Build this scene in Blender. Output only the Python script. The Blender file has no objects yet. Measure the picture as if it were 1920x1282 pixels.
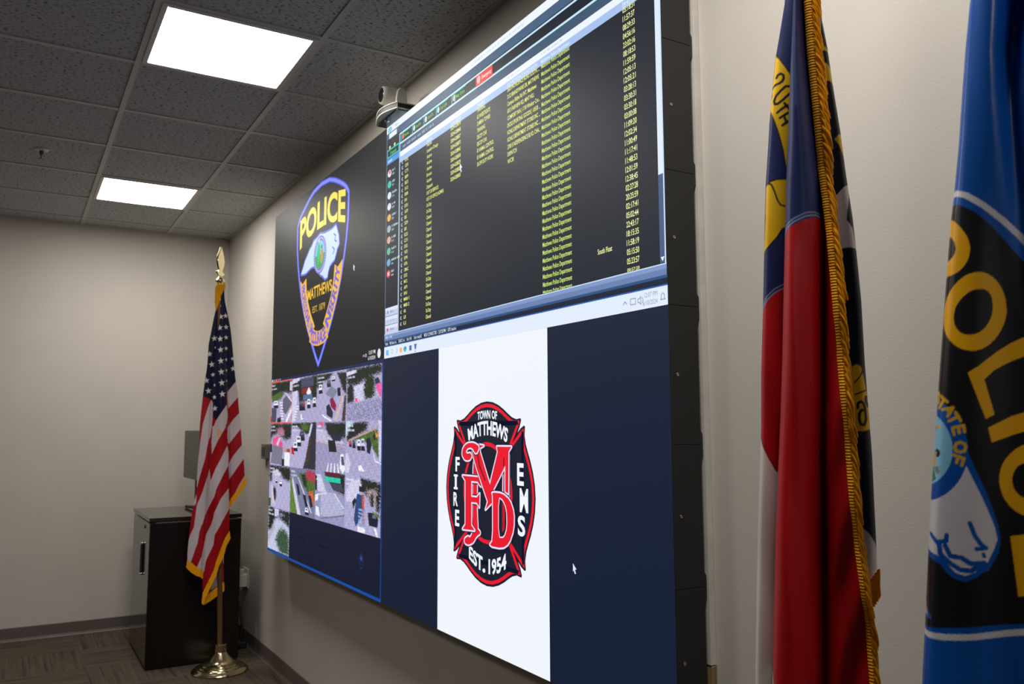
import bpy, bmesh, math, random
import numpy as np
from mathutils import Vector, Matrix

sc = bpy.context.scene
COL = sc.collection
random.seed(7)
RNG = np.random.default_rng(11)

# ------------------------------------------------------------------ camera, world, exposure
# Room frame (metres): the wall that carries the video wall is y = 0, the far wall is x = 0, the floor z = 0.
CAM = Vector((7.003, -1.4717, 1.4771))
YAW, PITCH, ROLL = math.radians(149.1777), math.radians(5.8866), math.radians(-0.2351)
cam_d = bpy.data.cameras.new('camera')
cam_o = bpy.data.objects.new('camera', cam_d)
COL.objects.link(cam_o)
fwd = Vector((math.cos(PITCH)*math.cos(YAW), math.cos(PITCH)*math.sin(YAW), math.sin(PITCH)))
rgt = Vector((math.sin(YAW), -math.cos(YAW), 0))
upv = rgt.cross(fwd)
r2 = rgt*math.cos(ROLL)+upv*math.sin(ROLL)
u2 = upv*math.cos(ROLL)-rgt*math.sin(ROLL)
cam_o.matrix_world = Matrix(((r2.x, u2.x, -fwd.x, CAM.x), (r2.y, u2.y, -fwd.y, CAM.y), (r2.z, u2.z, -fwd.z, CAM.z), (0, 0, 0, 1)))
cam_d.sensor_width = 36.0
cam_d.lens = 1568.3/1920*36.0
cam_d.clip_start = 0.05
cam_d.dof.use_dof = True
cam_d.dof.focus_distance = 1.8
cam_d.dof.aperture_fstop = 10.0
sc.camera = cam_o

world = bpy.data.worlds.new('world')
world.use_nodes = True
world.node_tree.nodes['Background'].inputs[0].default_value = (0.5, 0.55, 0.6, 1)
world.node_tree.nodes['Background'].inputs[1].default_value = 0.02
sc.world = world
vs = sc.view_settings
vs.view_transform = 'Standard'
vs.look = 'None'
vs.gamma = 1.0
vs.use_curve_mapping = False
vs.exposure = 0.0
CEILING_LIGHT = 27.0          # radiance of the troffer lenses
SCREEN_GAIN = 1.0

# ------------------------------------------------------------------ helpers
def lin(c):
    return tuple((v/255.0/12.92) if v/255.0 <= 0.04045 else ((v/255.0+0.055)/1.055)**2.4 for v in c[:3])

def tag(o, label=None, cat=None, group=None, kind=None):
    if label: o['label'] = label
    if cat: o['category'] = cat
    if group: o['group'] = group
    if kind: o['kind'] = kind
    return o

def empty(name, loc, label, cat, group=None):
    o = bpy.data.objects.new(name, None)
    o.empty_display_size = 0.1
    COL.objects.link(o)
    o.location = loc
    return tag(o, label, cat, group)

class MB:
    """collects shapes in world coordinates, becomes ONE mesh object"""
    def __init__(self):
        self.v, self.f, self.m = [], [], []
    def add(self, vs_, fs, mi=0):
        n = len(self.v)
        self.v += [tuple(p) for p in vs_]
        self.f += [tuple(i+n for i in f) for f in fs]
        self.m += [mi]*len(fs)
        return self
    def box(self, x0, x1, y0, y1, z0, z1, mi=0):
        v = [(x0, y0, z0), (x1, y0, z0), (x1, y1, z0), (x0, y1, z0), (x0, y0, z1), (x1, y0, z1), (x1, y1, z1), (x0, y1, z1)]
        return self.add(v, [(0, 3, 2, 1), (4, 5, 6, 7), (0, 1, 5, 4), (1, 2, 6, 5), (2, 3, 7, 6), (3, 0, 4, 7)], mi)
    def tube(self, pts, rad, n=10, mi=0, cap=True):
        pts = [Vector(p) for p in pts]
        rs = rad if isinstance(rad, (list, tuple)) else [rad]*len(pts)
        vv, ff = [], []
        ref = None
        for i, p in enumerate(pts):
            t = (pts[min(i+1, len(pts)-1)]-pts[max(i-1, 0)]).normalized()
            if ref is None:
                ref = t.orthogonal().normalized()
            a = (ref-t*ref.dot(t)).normalized(); ref = a
            b = t.cross(a)
            for k in range(n):
                w = 2*math.pi*k/n
                vv.append(p+(a*math.cos(w)+b*math.sin(w))*rs[i])
        for i in range(len(pts)-1):
            for k in range(n):
                ff.append((i*n+k, i*n+(k+1) % n, (i+1)*n+(k+1) % n, (i+1)*n+k))
        if cap:
            ff.append(tuple(range(n-1, -1, -1)))
            ff.append(tuple((len(pts)-1)*n+k for k in range(n)))
        return self.add(vv, ff, mi)
    def lathe(self, prof, c=(0, 0, 0), n=48, mi=0, M=None):
        vv, ff = [], []
        for r, z in prof:
            for k in range(n):
                w = 2*math.pi*k/n
                p = Vector((r*math.cos(w), r*math.sin(w), z))
                if M is not None: p = M @ p
                vv.append(p+Vector(c))
        for i in range(len(prof)-1):
            for k in range(n):
                ff.append((i*n+k, i*n+(k+1) % n, (i+1)*n+(k+1) % n, (i+1)*n+k))
        ff.append(tuple(range(n-1, -1, -1)))
        ff.append(tuple((len(prof)-1)*n+k for k in range(n)))
        return self.add(vv, ff, mi)
    def prism(self, poly, fn0, fn1, mi=0):
        n = len(poly)
        vv = [fn0(*p) for p in poly]+[fn1(*p) for p in poly]
        ff = [tuple(range(n-1, -1, -1)), tuple(range(n, 2*n))]+[(i, (i+1) % n, n+(i+1) % n, n+i) for i in range(n)]
        return self.add(vv, ff, mi)
    def build(self, name, mats, parent=None, smooth=False, bevel=0, origin=None):
        me = bpy.data.meshes.new(name)
        me.from_pydata(self.v, [], self.f)
        for m in (mats if isinstance(mats, (list, tuple)) else [mats]):
            me.materials.append(m)
        me.polygons.foreach_set('material_index', self.m)
        bm = bmesh.new(); bm.from_mesh(me)
        bmesh.ops.recalc_face_normals(bm, faces=bm.faces)
        bm.to_mesh(me); bm.free()
        o = bpy.data.objects.new(name, me)
        COL.objects.link(o)
        if parent is None and origin is not None:
            me.transform(Matrix.Translation(-Vector(origin)))
            o.location = origin
        if parent is not None:
            put(o, parent)
        if smooth:
            me.polygons.foreach_set('use_smooth', [True]*len(me.polygons))
            sharp(me, 40)
        if bevel:
            b = o.modifiers.new('bevel', 'BEVEL')
            b.width = bevel; b.segments = 2; b.limit_method = 'ANGLE'; b.angle_limit = math.radians(40)
            b.harden_normals = False
        return o

def wmat(o):
    M = Matrix.Translation(o.location) @ o.rotation_euler.to_matrix().to_4x4()
    return (wmat(o.parent) @ M) if o.parent else M

def put(o, parent):
    """parent keeps world-space vertices: mesh moved into the parent's frame"""
    o.parent = parent
    if o.type == 'MESH':
        o.data.transform(wmat(parent).inverted())

def sharp(me, deg):
    bm = bmesh.new(); bm.from_mesh(me)
    for e in bm.edges:
        if len(e.link_faces) == 2 and e.calc_face_angle(0) > math.radians(deg):
            e.smooth = False
    bm.to_mesh(me); bm.free()

# ------------------------------------------------------------------ materials
def mat(name, color=(0.5, 0.5, 0.5), rough=0.5, metal=0.0, spec=0.5, coat=0.0, sheen=0.0):
    m = bpy.data.materials.new(name); m.use_nodes = True
    b = m.node_tree.nodes['Principled BSDF']
    b.inputs['Base Color'].default_value = (*color, 1)
    b.inputs['Roughness'].default_value = rough
    b.inputs['Metallic'].default_value = metal
    b.inputs['Specular IOR Level'].default_value = spec
    b.inputs['Coat Weight'].default_value = coat
    b.inputs['Sheen Weight'].default_value = sheen
    return m

def nd(m, typ, **kw):
    n = m.node_tree.nodes.new(typ)
    for k, v in kw.items(): setattr(n, k, v)
    return n

def bsdf(m): return m.node_tree.nodes['Principled BSDF']
def lk(m, a, b): m.node_tree.links.new(a, b)

def noise_tint(m, scale, c0, c1, stretch=(1, 1, 1), detail=4, lo=0.35, hi=0.65, bump=0.0, bscale=None, bdist=0.002):
    tc = nd(m, 'ShaderNodeTexCoord'); mp = nd(m, 'ShaderNodeMapping')
    mp.inputs['Scale'].default_value = stretch
    lk(m, tc.outputs['Object'], mp.inputs['Vector'])
    nz = nd(m, 'ShaderNodeTexNoise')
    nz.inputs['Scale'].default_value = scale; nz.inputs['Detail'].default_value = detail
    lk(m, mp.outputs[0], nz.inputs['Vector'])
    cr = nd(m, 'ShaderNodeValToRGB')
    cr.color_ramp.elements[0].position = lo; cr.color_ramp.elements[1].position = hi
    cr.color_ramp.elements[0].color = (*c0, 1); cr.color_ramp.elements[1].color = (*c1, 1)
    lk(m, nz.outputs['Fac'], cr.inputs['Fac'])
    lk(m, cr.outputs['Color'], bsdf(m).inputs['Base Color'])
    if bump:
        n2 = nd(m, 'ShaderNodeTexNoise'); n2.inputs['Scale'].default_value = bscale or scale; n2.inputs['Detail'].default_value = 3
        lk(m, mp.outputs[0], n2.inputs['Vector'])
        bp = nd(m, 'ShaderNodeBump'); bp.inputs['Strength'].default_value = bump; bp.inputs['Distance'].default_value = bdist
        lk(m, n2.outputs['Fac'], bp.inputs['Height'])
        lk(m, bp.outputs[0], bsdf(m).inputs['Normal'])
    return m

M = {}
WALL = (0.575, 0.535, 0.483)
M['wall'] = noise_tint(mat('wall_paint', rough=0.62, spec=0.35), 3.0, tuple(c*0.98 for c in WALL), tuple(c*1.02 for c in WALL), bump=0.25, bscale=260, bdist=0.0012)
M['ceiling_grid'] = mat('ceiling_grid_metal', (0.50, 0.49, 0.47), 0.45)
M['fixture'] = mat('white_enamel', (0.60, 0.60, 0.60), 0.4)
M['baseboard'] = mat('brown_vinyl', (0.125, 0.100, 0.093), 0.42)
M['black'] = mat('matte_black', (0.012, 0.012, 0.0125), 0.55)
M['panel_black'] = noise_tint(mat('black_powder_coat', rough=0.5), 300, (0.006, 0.006, 0.0062), (0.009, 0.009, 0.0093), bump=0.1, bscale=500, bdist=0.0005)
M['screw'] = mat('screw_metal', (0.35, 0.31, 0.27), 0.35, 1.0)
M['brass'] = mat('polished_brass', (0.78, 0.66, 0.40), 0.16, 1.0)
M['brass_soft'] = mat('satin_brass', (0.62, 0.50, 0.22), 0.3, 1.0)
M['oak'] = noise_tint(mat('oak_pole', rough=0.4), 30, (0.10, 0.052, 0.022), (0.17, 0.09, 0.04), stretch=(1, 1, 0.06))
M['espresso'] = noise_tint(mat('espresso_laminate', rough=0.36, spec=0.22), 12, (0.008, 0.0052, 0.0048), (0.012, 0.0078, 0.0070), stretch=(1, 1, 0.08))
M['espresso_top'] = noise_tint(mat('espresso_top_laminate', rough=0.10, spec=0.7), 12, (0.020, 0.015, 0.012), (0.030, 0.022, 0.018), stretch=(0.08, 1, 1))  # lighter base carries some of the grazing reflection on top and door
M['chrome'] = mat('chrome', (0.7, 0.69, 0.66), 0.25, 1.0)
M['monitor_black'] = mat('monitor_plastic', (0.02, 0.02, 0.021), 0.4)
M['monitor_screen'] = mat('monitor_screen_glass', (0.10, 0.10, 0.092), 0.5, spec=0.5)
M['white_plastic'] = mat('white_plastic', (0.66, 0.64, 0.60), 0.35)
M['cam_white'] = mat('camera_white', (0.66, 0.63, 0.58), 0.38)
M['dark_steel'] = mat('dark_steel', (0.11, 0.12, 0.13), 0.38, 0.7)
M['lens_glass'] = mat('lens_glass', (0.004, 0.004, 0.005), 0.12, spec=0.6)
M['grey_metal'] = mat('grey_metal', (0.22, 0.215, 0.2), 0.4, 0.6)
M['rubber'] = mat('black_rubber', (0.010, 0.010, 0.011), 0.5)
M['board'] = noise_tint(mat('painted_board', rough=0.6), 14, tuple(c*0.86 for c in WALL), WALL, bump=0.3, bscale=60)
M['raw_wood'] = noise_tint(mat('raw_plywood', rough=0.65), 16, (0.22, 0.13, 0.06), (0.42, 0.27, 0.13), stretch=(3, 3, 0.3))

# acoustic ceiling tile: pale board with short dark fissures
def ceiling_mat():
    m = mat('ceiling_tile', rough=0.85, spec=0.15)
    tc = nd(m, 'ShaderNodeTexCoord')
    mp = nd(m, 'ShaderNodeMapping'); mp.inputs['Scale'].default_value = (1.0, 0.42, 1)
    lk(m, tc.outputs['Object'], mp.inputs['Vector'])
    n1 = nd(m, 'ShaderNodeTexNoise'); n1.inputs['Scale'].default_value = 130; n1.inputs['Detail'].default_value = 2
    lk(m, mp.outputs[0], n1.inputs['Vector'])
    cr = nd(m, 'ShaderNodeValToRGB')
    cr.color_ramp.elements[0].position = 0.34; cr.color_ramp.elements[0].color = (0.13, 0.135, 0.145, 1)
    cr.color_ramp.elements[1].position = 0.45; cr.color_ramp.elements[1].color = (0.49, 0.505, 0.525, 1)  # cool tint puts the screens' bluish light into the tile colour
    lk(m, n1.outputs['Fac'], cr.inputs['Fac'])
    lk(m, cr.outputs['Color'], bsdf(m).inputs['Base Color'])
    bp = nd(m, 'ShaderNodeBump'); bp.inputs['Strength'].default_value = 0.5; bp.inputs['Distance'].default_value = 0.003
    lk(m, cr.outputs['Color'], bp.inputs['Height']); lk(m, bp.outputs[0], bsdf(m).inputs['Normal'])
    return m
M['ceiling'] = ceiling_mat()

# plank carpet tiles laid quarter turned, streaked along each tile
def carpet_mat():
    m = mat('carpet_tiles', rough=0.95, spec=0.1)
    tc = nd(m, 'ShaderNodeTexCoord')
    def streak(scale_vec, seed):
        mp = nd(m, 'ShaderNodeMapping'); mp.inputs['Scale'].default_value = scale_vec; mp.inputs['Location'].default_value = (seed, seed*1.7, 0)
        lk(m, tc.outputs['Object'], mp.inputs['Vector'])
        n = nd(m, 'ShaderNodeTexNoise'); n.inputs['Scale'].default_value = 1.0; n.inputs['Detail'].default_value = 5; n.inputs['Roughness'].default_value = 0.7
        lk(m, mp.outputs[0], n.inputs['Vector'])
        return n.outputs['Fac']
    a = streak((1.2, 42, 1), 3.1); b = streak((42, 1.2, 1), 9.7)
    ck = nd(m, 'ShaderNodeTexChecker'); ck.inputs['Scale'].default_value = 2.0
    lk(m, tc.outputs['Object'], ck.inputs['Vector'])
    mx = nd(m, 'ShaderNodeMix'); mx.data_type = 'FLOAT'
    lk(m, ck.outputs['Fac'], mx.inputs['Factor']); lk(m, a, mx.inputs[2]); lk(m, b, mx.inputs[3])
    cr = nd(m, 'ShaderNodeValToRGB')
    e = cr.color_ramp.elements
    e[0].position = 0.34; e[0].color = (0.046, 0.034, 0.026, 1)
    e[1].position = 0.66; e[1].color = (0.132, 0.100, 0.076, 1)
    x = e.new(0.47); x.color = (0.094, 0.072, 0.055, 1)
    lk(m, mx.outputs[0], cr.inputs['Fac']); lk(m, cr.outputs['Color'], bsdf(m).inputs['Base Color'])
    n3 = nd(m, 'ShaderNodeTexNoise'); n3.inputs['Scale'].default_value = 420
    lk(m, tc.outputs['Object'], n3.inputs['Vector'])
    bp = nd(m, 'ShaderNodeBump'); bp.inputs['Strength'].default_value = 0.6; bp.inputs['Distance'].default_value = 0.004
    lk(m, n3.outputs['Fac'], bp.inputs['Height']); lk(m, bp.outputs[0], bsdf(m).inputs['Normal'])
    return m
M['carpet'] = carpet_mat()

def emit_mat(name, color, s):
    m = mat(name, (0.6, 0.6, 0.6), 0.4)
    bsdf(m).inputs['Emission Color'].default_value = (*color, 1)
    bsdf(m).inputs['Emission Strength'].default_value = s
    return m
M['lens'] = emit_mat('light_lens', (1.0, 0.965, 0.905), CEILING_LIGHT)

# LED face: black louvre that shows the colour stored on the mesh
def screen_mat():
    m = mat('led_face', (0.016, 0.0162, 0.017), 0.50, spec=0.16)
    at = nd(m, 'ShaderNodeAttribute'); at.attribute_name = 'Col'
    lk(m, at.outputs['Color'], bsdf(m).inputs['Emission Color'])
    bsdf(m).inputs['Emission Strength'].default_value = SCREEN_GAIN
    return m
M['led'] = screen_mat()

def cloth_mat(name, rough=0.5, sheen=0.0, spec=0.3, weave=900, bump=0.12):
    m = mat(name, rough=rough, spec=spec, sheen=sheen)
    at = nd(m, 'ShaderNodeAttribute'); at.attribute_name = 'Col'
    lk(m, at.outputs['Color'], bsdf(m).inputs['Base Color'])
    tc = nd(m, 'ShaderNodeTexCoord'); nz = nd(m, 'ShaderNodeTexNoise')
    nz.inputs['Scale'].default_value = weave; nz.inputs['Detail'].default_value = 1
    lk(m, tc.outputs['Object'], nz.inputs['Vector'])
    bp = nd(m, 'ShaderNodeBump'); bp.inputs['Strength'].default_value = bump; bp.inputs['Distance'].default_value = 0.001
    lk(m, nz.outputs['Fac'], bp.inputs['Height']); lk(m, bp.outputs[0], bsdf(m).inputs['Normal'])
    return m
M['nylon'] = cloth_mat('flag_nylon', 0.5, 0.0, 0.25)
M['satin'] = cloth_mat('flag_satin', 0.36, 0.0, 0.4)
M['gold'] = noise_tint(mat('gold_fringe_yarn', rough=0.6, spec=0.12), 160, (0.92, 0.35, 0.004), (1.0, 0.47, 0.010), stretch=(1, 1, 1))
def ribbed_gold():
    m = noise_tint(mat('gold_braid', rough=0.6, spec=0.12), 90, (0.90, 0.35, 0.004), (1.0, 0.46, 0.010))
    tc = nd(m, 'ShaderNodeTexCoord')
    wv = nd(m, 'ShaderNodeTexWave'); wv.bands_direction = 'Z'; wv.inputs['Scale'].default_value = 72; wv.inputs['Distortion'].default_value = 1.2
    wv.inputs['Detail Scale'].default_value = 8
    lk(m, tc.outputs['Object'], wv.inputs['Vector'])
    bp = nd(m, 'ShaderNodeBump'); bp.inputs['Strength'].default_value = 0.9; bp.inputs['Distance'].default_value = 0.003
    lk(m, wv.outputs['Fac'], bp.inputs['Height']); lk(m, bp.outputs[0], bsdf(m).inputs['Normal'])
    return m
M['gold_braid'] = ribbed_gold()

# ------------------------------------------------------------------ the room
RX, RY, RH = 9.6, -7.4, 3.031
def struct(name, mb, m, **kw):
    return tag(mb.build(name, m, **kw), kind='structure')
struct('floor', MB().box(-0.1, RX+0.1, RY-0.1, 0.1, -0.1, 0), M['carpet'])
struct('ceiling', MB().box(-0.1, RX+0.1, RY-0.1, 0.1, RH, RH+0.1), M['ceiling'])
struct('wall_left', MB().box(-0.1, 0, RY-0.1, 0, 0, RH), M['wall'])
struct('wall_right', MB().box(-0.1, RX+0.1, 0, 0.1, 0, RH), M['wall'])
M['low_bounce_wall'] = mat('low_bounce_grey', (0.16, 0.155, 0.15), 0.7)  # unseen walls set dark to cut the light they bounce back
struct('wall_back', MB().box(RX, RX+0.1, RY-0.1, 0, 0, RH), M['low_bounce_wall'])
struct('wall_front', MB().box(0, RX, RY-0.1, RY, 0, RH), M['low_bounce_wall'])
def base_profile(mb, along):
    prof = [(0, 0), (0.016, 0), (0.016, 0.003), (0.008, 0.010), (0.0045, 0.022), (0.0035, 0.094), (0.001, 0.0975), (0, 0.0975)]
    return mb.prism(prof, *along)
struct('baseboard_left', base_profile(MB(), (lambda d, z: (d, RY, z), lambda d, z: (d, -0.017, z))), M['baseboard'])
struct('baseboard_right', base_profile(MB(), (lambda d, z: (0.0, -d, z), lambda d, z: (RX, -d, z))), M['baseboard'])

# suspended ceiling grid on a 2 ft module
GX0, GY0, TILE, TB = 0.216, -0.475, 0.6096, 0.012
xs = [GX0+TILE*k for k in range(16) if GX0+TILE*k < RX]
ys = [GY0-TILE*k for k in range(12) if GY0-TILE*k > RY]
g = MB()
for y in ys: g.box(0.0, RX, y-TB, y+TB, RH-0.006, RH-0.0002)
for x in xs:
    prev = 0.0
    for y in ys+[RY]:
        g.box(x-TB, x+TB, y+TB, prev-(TB if prev else 0), RH-0.0052, RH-0.0002)
        prev = y
struct('trim_1', g, M['ceiling_grid'])
struct('trim_2', MB().box(0, RX, -0.022, 0, RH-0.004, RH-0.0002).box(0, 0.022, RY, -0.022, RH-0.004, RH-0.0002), M['ceiling_grid'])

# ------------------------------------------------------------------ ceiling lights
def ceiling_light(ix, iy, label):
    x0, x1 = GX0+TILE*ix+TB, GX0+TILE*(ix+1)-TB
    y1, y0 = GY0-TILE*iy-TB, GY0-TILE*(iy+1)+TB
    t = empty('ceiling_light', ((x0+x1)/2, (y0+y1)/2, RH), label, 'ceiling light', 'square recessed ceiling lights')
    w = 0.022
    f = MB()
    for a in ((x0, x1, y0, y0+w), (x0, x1, y1-w, y1), (x0, x0+w, y0+w, y1-w), (x1-w, x1, y0+w, y1-w)):
        f.box(a[0], a[1], a[2], a[3], RH-0.010, RH-0.0004)
    f.build('frame', M['fixture'], t, bevel=0.002)
    p = MB(); X0, X1, Y0, Y1 = x0+w, x1-w, y0+w, y1-w
    ymid = Y0+(Y1-Y0)*0.5
    zz = lambda y: RH-0.0065-0.003*math.sin(math.pi*(y-Y0)/(Y1-Y0))
    n = 8
    vv, ff = [], []
    for i in range(n+1):
        y = Y0+(Y1-Y0)*i/n
        vv += [(X0, y, zz(y)), (X1, y, zz(y))]
    for i in range(n): ff.append((2*i, 2*i+1, 2*i+3, 2*i+2))
    k = len(vv)
    vv += [(X0, Y0, RH-0.001), (X1, Y0, RH-0.001), (X1, Y1, RH-0.001), (X0, Y1, RH-0.001)]
    p.add(vv, ff)
    p.build('lens', M['lens'], t, smooth=True)
    b = MB(); b.box(X0, X1, Y0, Y1, RH-0.004, RH-0.0006)
    b.build('back_pan', M['fixture'], t)
    return t
ceiling_light(5, 0, 'large bright square ceiling light nearest the camera, above the police badge screen')
ceiling_light(1, 0, 'smaller bright square ceiling light toward the far beige wall')
for ix, iy, lab in ((9, 0, 'added unseen square ceiling light over the two large flags'), (13, 0, 'added unseen square ceiling light by the back wall past the police flag'), (5, 4, 'added unseen square ceiling light in the row out in the room facing the video wall')):  # three unseen lights added so walls and flags fall off in brightness
    ceiling_light(ix, iy, lab)

# sprinkler head
t = empty('fire_sprinkler', (1.78, -1.40, RH), 'small pendant fire sprinkler head hanging from a ceiling tile', 'sprinkler')
MB().lathe([(0.004, 0), (0.038, -0.0005), (0.036, -0.004), (0.018, -0.009), (0.012, -0.009)], (1.78, -1.40, RH), 28).build('escutcheon', M['fixture'], t, smooth=True)
s = MB().lathe([(0.011, -0.008), (0.011, -0.024), (0.007, -0.028), (0.007, -0.034)], (1.78, -1.40, RH), 20)
s.tube([(1.768, -1.40, RH-0.022), (1.766, -1.40, RH-0.036), (1.776, -1.40, RH-0.050), (1.78, -1.40, RH-0.053)], 0.003, 8)
s.tube([(1.792, -1.40, RH-0.022), (1.794, -1.40, RH-0.036), (1.784, -1.40, RH-0.050), (1.78, -1.40, RH-0.053)], 0.003, 8)
s.tube([(1.78, -1.40, RH-0.030), (1.78, -1.40, RH-0.054)], 0.0035, 8)
s.build('frame_arms', M['dark_steel'], t, smooth=True)
MB().lathe([(0.004, -0.052), (0.017, -0.054), (0.017, -0.056), (0.004, -0.057)], (1.78, -1.40, RH), 20).build('deflector', M['dark_steel'], t)

def rounded(pts, n=2):
    for _ in range(n):
        q = []
        for i in range(len(pts)):
            (xa, ya), (xb, yb) = pts[i], pts[(i+1) % len(pts)]
            q += [(xa*.78+xb*.22, ya*.78+yb*.22), (xa*.22+xb*.78, ya*.22+yb*.78)]
        pts = q
    return pts

# ------------------------------------------------------------------ glyphs
_gl = {}
def glyphs(text, bold=0.0):
    """flat triangles of a string in the built-in typeface: (verts Nx2, faces, width, cap height)"""
    k = (text, bold)
    if k in _gl: return _gl[k]
    cu = bpy.data.curves.new('t', 'FONT'); cu.body = text; cu.offset = bold; cu.resolution_u = 4
    o = bpy.data.objects.new('t', cu); COL.objects.link(o)
    dg = bpy.context.evaluated_depsgraph_get(); dg.update()
    ev = o.evaluated_get(dg); me = ev.to_mesh()
    v = np.array([(p.co.x, p.co.y) for p in me.vertices]) if len(me.vertices) else np.zeros((0, 2))
    f = [tuple(p.vertices) for p in me.polygons]
    ev.to_mesh_clear()
    bpy.data.objects.remove(o); bpy.data.curves.remove(cu)
    _gl[k] = (v, f)
    return _gl[k]
CAPH = float(np.ptp(glyphs('H')[0][:, 1]))

# ------------------------------------------------------------------ the video wall (6 x 6 LED cabinets, four desktops)
VX0, VZ0, VW, VH, VD = 1.876, 0.761, 3.6, 2.025, 0.12
class Screen:
    """one 1920 x 1080 desktop shown on a quarter of the wall; everything on it is one mesh"""
    def __init__(self, ox, oz):
        self.ox, self.oz = ox, oz
        self.v, self.f, self.c = [], [], []
    def pt(self, x, y, layer):
        return (self.ox+x/1920*1.8, -VD-0.00025*layer, self.oz-y/1080*1.0125)
    def poly(self, pts, col, layer, linear=None):
        n = len(self.v)
        self.v += [self.pt(x, y, layer) for x, y in pts]
        self.f.append(tuple(range(n, n+len(pts))))
        self.c.append(linear or lin(col))
    def rect(self, x0, y0, x1, y1, col, layer): self.poly([(x0, y0), (x1, y0), (x1, y1), (x0, y1)], col, layer)
    def frame(self, x0, y0, x1, y1, w, col, layer):
        self.rect(x0, y0, x1, y0+w, col, layer); self.rect(x0, y1-w, x1, y1, col, layer)
        self.rect(x0, y0+w, x0+w, y1-w, col, layer); self.rect(x1-w, y0+w, x1, y1-w, col, layer)
    def disc(self, cx, cy, rx, ry, col, layer, n=28):
        self.poly([(cx+rx*math.cos(2*math.pi*k/n), cy+ry*math.sin(2*math.pi*k/n)) for k in range(n)], col, layer)
    def stroke(self, pts, w, col, layer, closed=False):
        pts = list(pts); m = len(pts)
        c = lin(col); h = w/2
        for i in range(m if closed else m-1):
            (xa, ya), (xb, yb) = pts[i], pts[(i+1) % m]
            d = math.hypot(xb-xa, yb-ya)
            if d < 1e-6: continue
            nx, ny = -(yb-ya)/d*h, (xb-xa)/d*h
            self.poly([(xa+nx, ya+ny), (xb+nx, yb+ny), (xb-nx, yb-ny), (xa-nx, ya-ny)], None, layer, c)
        for x, y in (pts if closed else pts[1:-1]):
            self.poly([(x+h*math.cos(k*math.pi/5), y+h*math.sin(k*math.pi/5)) for k in range(10)], None, layer-0.05, c)
    def tris(self, v, f, fn, col, layer):
        n = len(self.v)
        self.v += [self.pt(*fn(x, y), layer) for x, y in v]
        self.f += [tuple(i+n for i in g_) for g_ in f]
        self.c += [lin(col)]*len(f)
    def text(self, s, x, y, h, col, layer, width=None, bold=0.012, align='l'):
        v, f = glyphs(s, bold)
        if not len(v): return
        x0, x1 = v[:, 0].min(), v[:, 0].max()
        sy = h/CAPH; sx = (width/(x1-x0)) if width else sy
        w = (x1-x0)*sx
        xo = x-(w if align == 'r' else w/2 if align == 'c' else 0)
        self.tris(v, f, lambda a, b: (xo+(a-x0)*sx, y-b*sy), col, layer)
    def warp_text(self, s, x0, x1, top, base, col, layer, bold=0.03, fan=0.0):
        """text between two curves: top(t), base(t), t in -1..1"""
        v, f = glyphs(s, bold)
        # split long edges so the letters can bend
        a0, a1 = v[:, 0].min(), v[:, 0].max()
        cx, hw = (x0+x1)/2, (x1-x0)/2
        def fn(a, b):
            t_ = (a-a0)/(a1-a0)*2-1
            k = b/CAPH
            return (cx+hw*t_*(1+fan*(k-0.5)), base(t_)+(top(t_)-base(t_))*k)
        self.tris(v, f, fn, col, layer)
    def path_text(self, s, path, h, col, layer, bold=0.03, stretch=1.0):
        """letters set one by one along a polyline"""
        P = [Vector(p) for p in path]
        seg = [(P[i+1]-P[i]).length for i in range(len(P)-1)]; L = sum(seg)
        n = len(s)
        for i, ch in enumerate(s):
            d = L*(i+0.5)/n; k = 0
            while k < len(seg)-1 and d > seg[k]: d -= seg[k]; k += 1
            p = P[k]+(P[k+1]-P[k])*(d/seg[k]); t_ = (P[k+1]-P[k]).normalized(); nn = Vector((t_.y, -t_.x))
            v, f = glyphs(ch, bold)
            if not len(v): continue
            sy = h/CAPH; mx_ = (v[:, 0].min()+v[:, 0].max())/2
            self.tris(v, f, lambda a, b: tuple(p+t_*((a-mx_)*sy*stretch)+nn*(b*sy-h/2)), col, layer)
    def smudge(self, x, y, w, h, col, layer):
        """a run of lettering too small and soft to read"""
        rg = random.Random(int(x*7+y*13))
        q = x
        while q < x+w:
            d = rg.uniform(0.35, 0.75)*h
            k = rg.uniform(0.0, 0.35)*h
            self.rect(q, y+k, min(q+d, x+w), y+h, col, layer)
            q += d+rg.choice((0.25, 0.25, 0.3, 0.9))*h
    def image(self, x0, y0, x1, y1, rgb, layer):
        """rgb: rows x cols x 3 (linear) shown as smooth cells"""
        H, W, _ = rgb.shape
        self.img = (x0, y0, x1, y1, rgb, layer)
    def build(self, parent, label):
        me = bpy.data.meshes.new('screen')
        V, F, Cc = list(self.v), list(self.f), list(self.c)
        nflat = len(F)
        corner = []
        for f, c in zip(F, Cc): corner += [(*c, 1)]*len(f)
        if hasattr(self, 'img'):
            x0, y0, x1, y1, rgb, layer = self.img
            H, W, _ = rgb.shape; n = len(V)
            for j in range(H):
                for i in range(W):
                    V.append(self.pt(x0+(x1-x0)*i/(W-1), y0+(y1-y0)*j/(H-1), layer))
            flat = rgb.reshape(-1, 3)
            for j in range(H-1):
                for i in range(W-1):
                    q = (j*W+i, (j+1)*W+i, (j+1)*W+i+1, j*W+i+1)
                    F.append(tuple(k+n for k in q))
                    corner += [(*flat[k], 1) for k in q]
        me.from_pydata(V, [], F)
        at = me.color_attributes.new('Col', 'FLOAT_COLOR', 'CORNER')
        at.data.foreach_set('color', np.array(corner, dtype=np.float32).ravel())
        me.materials.append(M['led'])
        o = bpy.data.objects.new('screen', me); COL.objects.link(o)
        put(o, parent)
        o['label'] = label
        return o

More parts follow.
